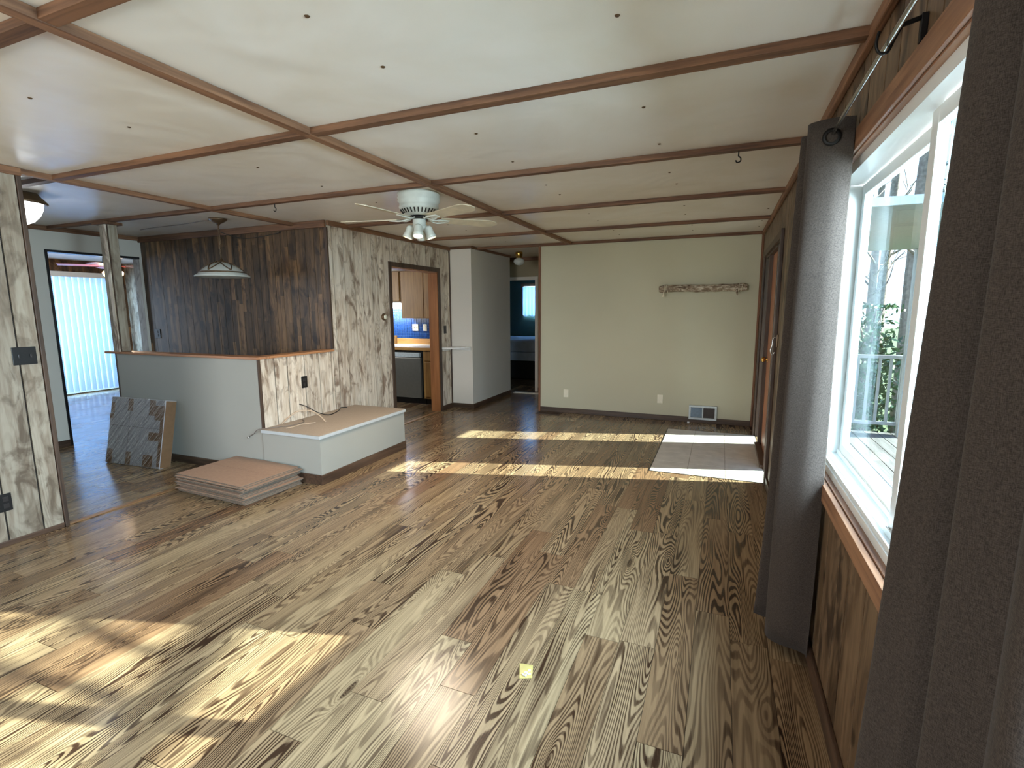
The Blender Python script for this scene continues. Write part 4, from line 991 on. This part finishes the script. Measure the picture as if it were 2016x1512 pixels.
# ------------------------------------------------------------ flattened cardboard boxes
rc = random.Random(11)
def flat_box(i, z, label, group):
    w_, d_ = 0.80, 0.555; ang = rad(-2.5 + rc.uniform(-1.2, 1.2)); ox, oy = -3.735 + rc.uniform(-.026, .022), 2.94 + rc.uniform(-.018, .016)
    if i < 6: ox += 0.015; oy -= 0.012
    t = thing('flattened_box', (ox, oy, z), label, 'cardboard box', group)
    t.rotation_euler = (0, 0, ang)
    def part(nm, x0, x1, y0, y1, z0, z1, m_):
        mb = MB(); NX = 8
        tops = []; bots = []
        rows_t = [[(x0 + (x1 - x0) * k / NX, yy, z1 + warp(x0 + (x1 - x0) * k / NX, yy)) for k in range(NX + 1)] for yy in (y0, (y0 + y1) / 2, y1)]
        rows_b = [[(q[0], q[1], q[2] - (z1 - z0)) for q in rw] for rw in rows_t]
        mb.grid(rows_t, False); n0 = len(mb.v); mb.grid(rows_b, False)
        W = NX + 1
        for k in range(NX):
            mb.f.append((k, k + 1, n0 + k + 1, n0 + k)); mb.f.append((2 * W + k, n0 + 2 * W + k, n0 + 2 * W + k + 1, 2 * W + k + 1))
        for j in range(2):
            mb.f.append((j * W, n0 + j * W, n0 + (j + 1) * W, (j + 1) * W)); mb.f.append((j * W + NX, (j + 1) * W + NX, n0 + (j + 1) * W + NX, n0 + j * W + NX))
        mb.sm = [False] * len(mb.f)
        me = bpy.data.meshes.new(nm); me.from_pydata(mb.v, [], mb.f); me.materials.append(m_)
        o = bpy.data.objects.new(nm, me); COL.objects.link(o); o.parent = t; WL[o.name] = WL[t.name]
        return o
    am = 0.012 if i > 12 else 0.004
    warp = lambda x_, y_: am * (0.5 - abs(x_) / w_) * 0.6
    part('lower_sheet', -w_ / 2, w_ / 2, -d_ / 2, d_ / 2, 0.0, 0.0038, MAT['cardedge'])
    part('flap', -w_ / 2 + 0.004, w_ / 2 - 0.004, -d_ / 2 + 0.004, 0.018, 0.0045, 0.0082, MAT['card'])
    part('flap', -w_ / 2, w_ / 2 - 0.002, 0.022, d_ / 2, 0.0045, 0.0082, MAT['card'])
NB = 15
ORD = ['second', 'third', 'fourth', 'fifth', 'sixth', 'seventh', 'eighth', 'ninth', 'tenth', 'eleventh', 'twelfth', 'thirteenth', 'fourteenth']
for i in range(NB):
    if i == NB - 1: lab = 'topmost flattened brown cardboard box of the low stack beside the platform'
    elif i == 0: lab = 'lowest flattened cardboard box of the stack, lying on the floor'
    else: lab = ORD[NB - 2 - i] + ' flattened cardboard box from the top of the low stack'
    flat_box(i, 0.001 + i * 0.0098, lab, 'flattened cardboard boxes in the stack')

# ------------------------------------------------------------ wrapped box leaning on the half wall
lb = thing('wrapped_box', (-5.27, 2.99, 0.0), 'flat cardboard box in clear plastic wrap leaning on the grey half wall', 'cardboard box')
BW, BH, BD = 0.745, 0.655, 0.115
lb.location = (-5.252, 2.975, 0.004); WL[lb.name] = Vector((0, 0, 0))
tiltb = math.asin(0.135 / BH)
lb.rotation_euler = (-tiltb, 0, rad(3.2))
E3 = 0.0
obj('box_body', MB().cbox(-BW / 2, BW / 2, 0, BD, 0, BH, 0.006), MAT['cardgrey'], lb)
for i, (x0, x1, z0, z1) in enumerate(((-.365, -.315, 0.50, 0.60), (-.375, -.32, 0.44, 0.49), (-.125, -.06, 0.53, 0.648), (0.17, 0.25, 0.50, 0.648), (0.25, 0.372, 0.46, 0.60), (0.33, 0.372, 0.02, 0.46), (0.19, 0.33, 0.26, 0.34), (0.14, 0.27, 0.005, 0.12), (-.10, -.03, 0.005, 0.13), (-.372, -.29, 0.005, 0.14))):
    obj('tape', MB().box(x0, x1, -0.0015, -0.0003, z0, z1), MAT['tape'], lb)
obj('side_tape', MB().box(BW / 2 + 0.0003, BW / 2 + 0.0015, 0.006, BD - 0.004, 0.006, BH - 0.006), MAT['tape'], lb)
obj('seam', MB().box(-BW / 2 + 0.01, BW / 2 - 0.05, -0.001, -0.0002, 0.375, 0.3775).box(-0.092, -0.090, -0.001, -0.0002, 0.14, 0.52), MAT['groove'], lb)
rows = []
rw = random.Random(3)
for j in range(31):
    row = []
    for i in range(41):
        u, v = i / 40, j / 30
        row.append((-BW / 2 - 0.004 + (BW + 0.008) * u, -0.005 - 0.0035 * abs(math.sin((u * 0.9 + v * 1.4) * 26 + math.sin(v * 9))) * min(1, 6 * v + 0.2), 0.002 + (BH + 0.002) * v))
    rows.append(row)
obj('plastic_wrap', MB().grid(rows), MAT['wrap'], lb)

# ------------------------------------------------------------ cables
obj('black_cable', MB().tube([(XP, 3.69, 0.585), (-3.72, 3.72, 0.56), (-3.66, 3.80, 0.49), (-3.63, 3.91, 0.447), (-3.64, 4.02, 0.446), (-3.70, 4.15, 0.447), (-3.755, 4.24, 0.452), (-3.74, 4.32, 0.442)], 0.0045, 8), MAT['cabblk'], None, 'thin black cable drooping from the half wall onto the platform', 'cable')
obj('tan_cable', MB().tube([(-3.74, 3.43, 0.446), (-3.75, 3.55, 0.50), (-3.71, 3.63, 0.535), (-3.62, 3.68, 0.530), (-3.52, 3.68, 0.490), (-3.43, 3.655, 0.4455)], 0.006, 8), MAT['tan'], None, 'cream coaxial cable arching over the platform top', 'cable')
obj('loose_cable', MB().tube([(-3.72, 3.66, 0.444), (-3.64, 3.60, 0.446), (-3.60, 3.52, 0.448), (-3.62, 3.42, 0.444), (-3.68, 3.34, 0.444), (-3.73, 3.27, 0.444), (-3.78, 3.212, 0.442), (-3.82, 3.205, 0.42), (-3.88, 3.235, 0.385), (-3.95, 3.238, 0.352)], 0.0035, 8), MAT['cabgrey'], None, 'thin grey cable hanging off the platform corner', 'cable')
obj('cable_connector', MB().lathe([(0.0, 0.0), (0.007, 0.0), (0.007, 0.02), (0.004, 0.021), (0.004, 0.028), (0.0, 0.028)], (-3.945, 3.236, 0.352), 12, (-0.8, 0, -0.5)), MAT['steel'], None, 'tiny metal plug end hanging on the grey half wall', 'plug')
obj('flat_cable', MB().tube([(-3.50, 3.60, 0.4435), (-3.54, 3.54, 0.4435), (-3.57, 3.46, 0.4435), (-3.56, 3.38, 0.4435), (-3.58, 3.32, 0.4435)], 0.0045, 8), MAT['tan'], None, 'short beige cable end lying at the back of the platform top', 'cable')

# ------------------------------------------------------------ kitchen
bc = thing('base_cabinet', (-4.12, 7.0, 0), 'oak base cabinet between dishwasher and doorway', 'cabinet')
obj('body', MB().box(-4.285, -3.952, 6.735, 7.345, 0.10, 0.865), MAT['oak'], bc)
obj('toe_kick', MB().box(-4.285, -3.952, 6.80, 7.345, 0.0, 0.10), MAT['black'], bc)
obj('drawer', MB().cbox(-4.275, -3.96, 6.717, 6.735, 0.70, 0.845, 0.004), MAT['oak'], bc)
obj('door', MB().cbox(-4.275, -3.96, 6.717, 6.735, 0.13, 0.675, 0.004), MAT['oak'], bc)
b2 = thing('base_cabinet', (-5.3, 7.0, 0), 'oak base cabinet left of the dishwasher, hidden by the doorway edge', 'cabinet')
obj('body', MB().box(-6.0, -4.915, 6.735, 7.345, 0.10, 0.865), MAT['oak'], b2)
obj('toe_kick', MB().box(-6.0, -4.915, 6.80, 7.345, 0.0, 0.10), MAT['black'], b2)
dw = thing('dishwasher', (-4.6, 6.9, 0), 'grey stainless dishwasher under the kitchen worktop', 'dishwasher')
obj('body', MB().box(-4.90, -4.30, 6.76, 7.33, 0.10, 0.845), MAT['black'], dw)
obj('toe_kick', MB().box(-4.90, -4.30, 6.80, 7.33, 0.0, 0.10), MAT['black'], dw)
obj('front_panel', MB().cbox(-4.885, -4.325, 6.712, 6.758, 0.105, 0.742, 0.006), MAT['stain_steel'], dw)
obj('control_panel', MB().cbox(-4.885, -4.345, 6.705, 6.758, 0.752, 0.822, 0.008), MAT['ventw'], dw)
wt = thing('worktop', (-4.9, 7.0, 0.868), 'white kitchen worktop with oak front edge and backsplash', 'worktop')
obj('slab', MB().box(-6.0, -3.952, 6.705, 7.34, 0.868, 0.912), MAT['counter'], wt)
obj('edge', MB().cbox(-6.0, -3.952, 6.688, 6.705, 0.862, 0.905, 0.003), MAT['oakx'], wt)
obj('upstand', MB().cbox(-6.0, -3.952, 7.315, 7.34, 0.912, 1.005, 0.003), MAT['oakx'], wt)
ts = thing('tile_splashback', (-4.9, 7.345, 1.005), 'blue square tiled splashback behind the kitchen worktop', 'splashback')
obj('grout', MB().box(-5.6, -3.952, 7.340, 7.3495, 1.005, 1.66), MAT['tgrout'], ts)
mb = MB()
for i in range(34):
    for j in range(14):
        xa = -5.598 + i * 0.0485; za = 1.007 + j * 0.0465
        if xa + 0.043 < -3.955: mb.box(xa, xa + 0.043, 7.334, 7.341, za, za + 0.0415)
obj('tiles', mb, MAT['bluetile'], ts, kind='stuff')
for (xc, wd_, kk, ll) in ((-4.80, 0.115, 'switch', 'ivory double plate on the blue tiles, left of the other'), (-4.61, 0.07, 'outlet', 'narrow ivory outlet on the blue tiles, nearest the doorway')):
    plate(kk, xc, 7.333, 1.135, '-y', wd_, 0.115, MAT['ivory'], ll, 2 if wd_ > 0.1 else 1)
uc = thing('wall_cabinet', (-4.5, 7.15, 1.35), 'tall oak wall cabinet above the blue tiles', 'cabinet')
obj('body', MB().box(-4.845, -3.952, 7.02, 7.333, 1.352, 2.11), MAT['oak'], uc)
obj('door', MB().cbox(-4.84, -4.42, 7.0, 7.02, 1.36, 2.10, 0.004), MAT['oak'], uc)
obj('door', MB().cbox(-4.41, -3.96, 7.0, 7.02, 1.36, 2.10, 0.004), MAT['oak'], uc)
u2 = thing('wall_cabinet', (-5.2, 7.15, 1.62), 'short oak wall cabinet above the bright kitchen light', 'cabinet')
obj('body', MB().box(-5.75, -4.86, 7.02, 7.333, 1.625, 2.11), MAT['oak'], u2)
obj('door', MB().cbox(-5.30, -4.875, 7.0, 7.02, 1.63, 2.10, 0.004), MAT['oak'], u2)
obj('soffit', MB().box(-6.0, -3.952, 6.99, 7.345, 2.115, 2.398), MAT['white'], None, 'white boxed soffit above the kitchen wall cabinets', 'soffit', None, 'structure')
kl = thing('kitchen_light', (-5.1, 7.1, 1.55), 'bright white under-cabinet light strip in the kitchen', 'light')
obj('housing', MB().cbox(-5.42, -4.865, 7.03, 7.33, 1.602, 1.622, 0.003), MAT['vinyl'], kl)
obj('tube', MB().cbox(-5.41, -4.875, 7.27, 7.325, 1.52, 1.60, 0.012), glow('kitchen_light_glow', (0.95, 0.98, 1.0, 1), 3.0), kl)
area('kitchen_light_source', (-5.14, 7.2, 1.515), (0, 0.1, -1), 0.5, 0.08, 5, (0.9, 0.96, 1.0))
area('kitchen_fill_lamp', (-6.2, 5.4, 1.7), (1, 0.45, -0.1), 1.0, 0.9, 8, (0.95, 0.98, 1.0))  # added fill lamp inside the kitchen, not tied to any window
rk = thing('wooden_rack', (-5.19, 7.2, 0.913), 'small slatted wooden rack on the kitchen worktop', 'rack')
for k in range(5):
    obj('slat', MB().cbox(-5.28, -5.13, 7.20 + k * 0.006, 7.208 + k * 0.006, 0.925 + k * 0.026, 0.943 + k * 0.026, 0.002), MAT['oakx'], rk)
obj('side', MB().cbox(-5.13, -5.118, 7.19, 7.25, 0.913, 1.06, 0.002), MAT['oak'], rk)
obj('side', MB().cbox(-5.29, -5.28, 7.19, 7.25, 0.913, 1.06, 0.002), MAT['oak'], rk)

# ------------------------------------------------------------ hallway and bedroom
hl = thing('hall_lamp', (-3.07, 7.75, 2.2), 'small unlit globe lamp on the hallway ceiling', 'ceiling lamp')
obj('base', MB().lathe([(0.0, 2.399), (0.055, 2.399), (0.06, 2.37), (0.045, 2.30), (0.0, 2.30)], (-3.07, 7.75, 0), 24), MAT['brass'], hl)
obj('globe', MB().lathe([(0.045, 2.30), (0.085, 2.27), (0.09, 2.24), (0.06, 2.20), (0.0, 2.185)], (-3.07, 7.75, 0), 24), MAT['alab'], hl)
bed = thing('bed', (-4.5, 10.6, 0), 'bare mattress on a box spring and dark base in the bedroom', 'bed')
obj('base', MB().cbox(-5.6, -3.3, 10.0, 11.5, 0.02, 0.40, 0.01), MAT['darkbase'], bed)
obj('box_spring', MB().cbox(-5.62, -3.28, 9.98, 11.52, 0.40, 0.58, 0.02), MAT['mattress'], bed)
obj('mattress', MB().cbox(-5.62, -3.28, 9.97, 11.53, 0.582, 0.84, 0.04), MAT['mattress'], bed)
w2 = thing('window_2', (-4.1, 11.6, 1.36), 'small bedroom window with brown frame', 'window', None, 'structure')
mb = MB(); mb.box(-4.53, -3.54, 11.575, 11.6, 2.03, 2.10); mb.box(-4.53, -4.47, 11.575, 11.6, 1.33, 2.03); mb.box(-3.60, -3.54, 11.575, 11.6, 1.33, 2.03)
obj('frame', mb, MAT['dktrim'], w2)
obj('pane', MB().box(-4.47, -3.6, 11.64, 11.645, 1.36, 2.04), MAT['glass'], w2)
rows = []
for j in range(7):
    rows.append([(-4.50 + 0.9 * i / 60, 11.55 + 0.012 * math.sin(i * 1.1), 2.02 - (0.66 + 0.05 * abs(math.sin(i * 0.26))) * j / 6) for i in range(61)])
obj('lace_curtain', MB().grid(rows), MAT['lace'], None, 'white lace curtain over the small bedroom window', 'curtain')

# ------------------------------------------------------------ den: blinds, second fan
bl = thing('vertical_blinds', (-10.72, 4.9, 0.05), 'white vertical blinds glowing with daylight, tinted blue for it, in the far left room', 'blinds')
obj('valance', MB().cbox(-10.79, -10.68, 3.5, 6.25, 2.10, 2.19, 0.004), MAT['vinyl'], bl)
first = None
for k in range(29):
    yc = 3.56 + k * 0.0925
    if first is None:
        rows = [[(-10.72 + 0.020 * math.sin(math.pi * i / 6) + 0.03 * (i / 6 - 0.5), yc - 0.047 + 0.094 * i / 6, zz) for i in range(7)] for zz in (0.06, 0.7, 1.4, 2.10)]
        first = obj('slat', MB().grid(rows), MAT['blind'], bl); f_y = yc
    else:
        c = first.copy(); COL.objects.link(c); c.parent = bl; c.location = first.location + Vector((0, yc - f_y, 0))
w3 = thing('window_3', (-10.86, 4.9, 0.0), 'wide glass patio door behind the blinds', 'window', None, 'structure')
mb = MB()
for ya in (3.55, 4.85, 6.14): mb.box(-10.90, -10.82, ya, ya + 0.06, 0.02, 2.12)
mb.box(-10.90, -10.82, 3.61, 6.14, 2.06, 2.12); mb.box(-10.90, -10.82, 3.61, 6.14, 0.02, 0.08)
obj('frame', mb, MAT['vinyl'], w3)
obj('pane', MB().box(-10.863, -10.857, 3.61, 4.85, 0.08, 2.06).box(-10.863, -10.857, 4.91, 6.14, 0.08, 2.06), MAT['glass'], w3)
gx, gy = -8.8, 5.05
f2 = thing('ceiling_fan', (gx, gy, 2.0), 'dark ceiling fan with lit tulip lamps seen behind the nook post', 'ceiling fan')
obj('housing', MB().lathe([(0.0, 2.399), (0.07, 2.399), (0.07, 2.34), (0.11, 2.32), (0.12, 2.24), (0.09, 2.20), (0.05, 2.17), (0.05, 2.10), (0.0, 2.09)], (gx, gy, 0), 32), MAT['blackm'], f2)
for k in range(5):
    th = rad(20 + 72 * k); ux = Vector((math.cos(th), math.sin(th), 0)); uy = Vector((-math.sin(th), math.cos(th), 0.16)).normalized()
    obj('blade', MB().obox(Vector((gx, gy, 2.19)) + ux * 0.40, ux, uy, ux.cross(uy), 0.25, 0.062, 0.003), MAT['redblade'], f2)
    obj('blade_iron', MB().obox(Vector((gx, gy, 2.2)) + ux * 0.13, ux, uy, ux.cross(uy), 0.06, 0.02, 0.004), MAT['blackm'], f2)
g2 = glow('tulip_glow', (1.0, 0.72, 0.42, 1), 3.5)
for k in range(4):
    th = rad(30 + 90 * k); d = Vector((math.cos(th), math.sin(th), -0.35)).normalized()
    obj('lamp_glass', MB().lathe([(0.012, 0.0), (0.03, 0.015), (0.045, 0.06), (0.04, 0.085), (0.03, 0.09), (0.0, 0.085)], Vector((gx, gy, 2.11)) + d * 0.05, 16, d), g2, f2)
pl = bpy.data.lights.new('den_lamp', 'POINT'); pl.energy = 8; pl.color = (1, 0.75, 0.5); pl.shadow_soft_size = 0.1
plo = bpy.data.objects.new('den_lamp', pl); COL.objects.link(plo); plo.location = (gx, gy, 1.95)

# ------------------------------------------------------------ outdoors
obj('ground', MB().box(-60, 60, -60, 60, -0.75, -0.60), MAT['grass'], None, 'grassy yard outside the windows', 'ground', None, 'structure')
dk = thing('deck', (1.9, 3.5, -0.1), 'grey board deck outside the big window', 'deck')
for k in range(14):
    obj('deck_board', MB().box(0.60 + k * 0.145, 0.735 + k * 0.145, -1.5, 7.6, -0.12, -0.09), MAT['deck'], dk)
rl_ = thing('deck_railing', (2.6, 7.6, -0.09), 'white deck railing with slim balusters outside the window', 'railing')
obj('top_rail', MB().cbox(0.75, 2.62, 7.50, 7.57, 0.86, 0.90, 0.004), MAT['rail'], rl_)
obj('bottom_rail', MB().cbox(0.75, 2.62, 7.51, 7.56, 0.02, 0.06, 0.004), MAT['rail'], rl_)
fb_ = None
for k in range(16):
    if fb_ is None: fb_ = obj('baluster', MB().cbox(0.80, 0.83, 7.52, 7.55, 0.06, 0.86, 0.003), MAT['rail'], rl_)
    else:
        c = fb_.copy(); COL.objects.link(c); c.parent = rl_; c.location = fb_.location + Vector((k * 0.115, 0, 0))
obj('rail_post', MB().cbox(2.55, 2.65, 7.48, 7.58, -0.08, 0.98, 0.004), MAT['rail'], rl_)
obj('rail_post', MB().cbox(0.68, 0.76, 7.48, 7.58, -0.08, 0.98, 0.004), MAT['rail'], rl_)

pr = thing('sun_block_roof', (1.4, 5.9, 2.2), 'small porch roof added outside the entry door to cut the sun short', 'porch roof')  # added roof that shortens the sun bands coming through the door
obj('roof_deck', MB().cbox(0.58, 2.15, 4.2, 7.45, 2.16, 2.22, 0.005), MAT['rail'], pr)
obj('sun_block_post', MB().cbox(2.05, 2.14, 7.35, 7.44, -0.09, 2.16, 0.004), MAT['rail'], pr)
rt = random.Random(9)
def tree(x, y, h, r0, label, nb=12, spread=1.6, lo=0.35):
    t = thing('tree', (x, y, -0.6), label, 'tree')
    lean = rt.uniform(-.3, .3)
    obj('trunk', MB().tube([(x, y, -0.6), (x + lean * .3, y + .1, h * 0.35), (x + lean * .6, y - .05, h * 0.7), (x + lean, y, h)], lambda f: r0 * (1 - 0.75 * f), 10, sub=4), MAT['bark'], t)
    br_ = MB()
    for k in range(nb):
        f_ = lo + (1 - lo) * rt.random(); z_ = -0.6 + (h + 0.6) * f_; an = rt.uniform(0, 2 * math.pi); L_ = spread * (1.15 - f_) * rt.uniform(.7, 1.3)
        p0 = Vector((x + lean * f_, y, z_)); d_ = Vector((math.cos(an), math.sin(an), rt.uniform(.3, .9)))
        p1 = p0 + d_ * L_ * .5; p2 = p0 + d_ * L_ + Vector((rt.uniform(-.2, .2), rt.uniform(-.2, .2), .2))
        br_.tube([p0, p1, p2], lambda f: r0 * 0.30 * (1 - 0.8 * f) * (1.1 - f_ * .6), 6, sub=3)
        for q in range(3):
            s0 = p0.lerp(p2, rt.uniform(.3, .9)); br_.tube([s0, s0 + Vector((rt.uniform(-.5, .5), rt.uniform(-.5, .5), rt.uniform(0, .6)))], r0 * 0.06, 5, sub=1)
    obj('branches', br_, MAT['bark'], t)
# shade tree: its limbs cross the sun's path to the big window
t = thing('tree', (5.6, 4.6, -0.6), 'bare tree out in the yard whose branches shade the floor', 'tree')
obj('trunk', MB().tube([(5.6, 4.60, -0.6), (5.62, 4.58, 1.6), (5.58, 4.52, 3.3), (5.62, 4.50, 5.2), (5.6, 4.55, 6.4)], lambda f: 0.17 * (1 - 0.7 * f), 10, sub=4), MAT['bark'], t)
lm = MB()
lm.tube([(5.59, 4.53, 3.40), (5.60, 3.95, 3.44), (5.60, 3.75, 3.38), (5.61, 3.38, 3.31), (5.60, 3.14, 3.25), (5.60, 2.90, 3.20), (5.58, 2.5, 3.18)], lambda f: 0.070 * (1 - 0.30 * f), 8)
lm.tube([(5.60, 4.45, 4.6), (5.60, 3.80, 4.1), (5.60, 3.45, 3.80), (5.60, 3.32, 3.60), (5.60, 3.27, 3.42), (5.60, 3.16, 3.28)], lambda f: 0.052 * (1 - 0.4 * f), 8)
lm.tube([(5.60, 4.50, 4.2), (5.60, 3.95, 3.95), (5.60, 3.72, 3.70), (5.60, 3.57, 3.52), (5.60, 3.48, 3.35)], lambda f: 0.045 * (1 - 0.4 * f), 8)
for k in range(26):
    y0 = rt.uniform(2.9, 4.3); z0_ = rt.uniform(3.55, 4.5)
    lm.tube([(5.6, y0, z0_), (5.6 + rt.uniform(-.2, .2), y0 + rt.uniform(-.35, .1), z0_ + rt.uniform(-.15, .3)), (5.6 + rt.uniform(-.3, .3), y0 + rt.uniform(-.8, .2), z0_ + rt.uniform(-.2, .6))], rt.uniform(0.014, 0.032), 6, sub=3)
obj('branches', lm, MAT['bark'], t)
for i, (x_, y_, h_, r_) in enumerate(((2.75, 9.9, 7.5, 0.12), (3.9, 11.6, 8.5, 0.16), (3.05, 13.4, 7.0, 0.10), (5.2, 14.0, 9, 0.17), (3.9, 16.5, 9, 0.15), (6.4, 17.5, 9, 0.2))):
    tree(x_, y_, h_, r_, ('bare slim tree just beyond the deck railing', 'bare thick-trunked tree beyond the deck railing', 'slender bare tree between two thicker ones in the yard', 'bare tall tree right of the shrubs', 'bare tree far behind the shrubs', 'farthest bare tree at the yard edge')[i], 16, 0.9, 0.25)
def shrub(x, y, rx, h, n, label):
    mb = MB()
    for k in range(n):
        u = rt.gauss(0, .42); v = rt.gauss(0, .42); zz = -0.6 + h * min(1, abs(rt.gauss(0.45, 0.3)))
        c = Vector((x + u * rx, y + v * rx, zz)); a1 = Vector((rt.uniform(-1, 1), rt.uniform(-1, 1), rt.uniform(-1, 1))).normalized()
        b1 = a1.cross(Vector((rt.uniform(-1, 1), rt.uniform(-1, 1), rt.uniform(-1, 1)))).normalized(); s_ = rt.uniform(.03, .06); i0 = len(mb.v)
        mb.v += [tuple(c - a1 * s_), tuple(c + b1 * s_ * .5), tuple(c + a1 * s_), tuple(c - b1 * s_ * .5)]
        mb.f.append((i0, i0 + 1, i0 + 2, i0 + 3)); mb.sm.append(False)
    t = thing('shrub', (x, y, -0.6), label, 'shrub')
    obj('leaves', mb, MAT['leaf'], t)
    st = MB()
    for k in range(6): st.tube([(x, y, -0.6), (x + rt.uniform(-.2, .2) * rx, y + rt.uniform(-.2, .2) * rx, h * .3), (x + rt.uniform(-.6, .6) * rx, y + rt.uniform(-.6, .6) * rx, h * .7)], 0.012, 5, sub=2)
    obj('stems', st, MAT['bark'], t)
shrub(1.95, 8.5, 0.45, 2.1, 2600, 'leafy green shrub just beyond the deck railing')
shrub(3.6, 8.7, 0.6, 2.3, 3000, 'tall leafy shrub right of the deck end')
shrub(4.6, 10.0, 0.6, 2.3, 3000, 'wide leafy shrub farther out in the yard')
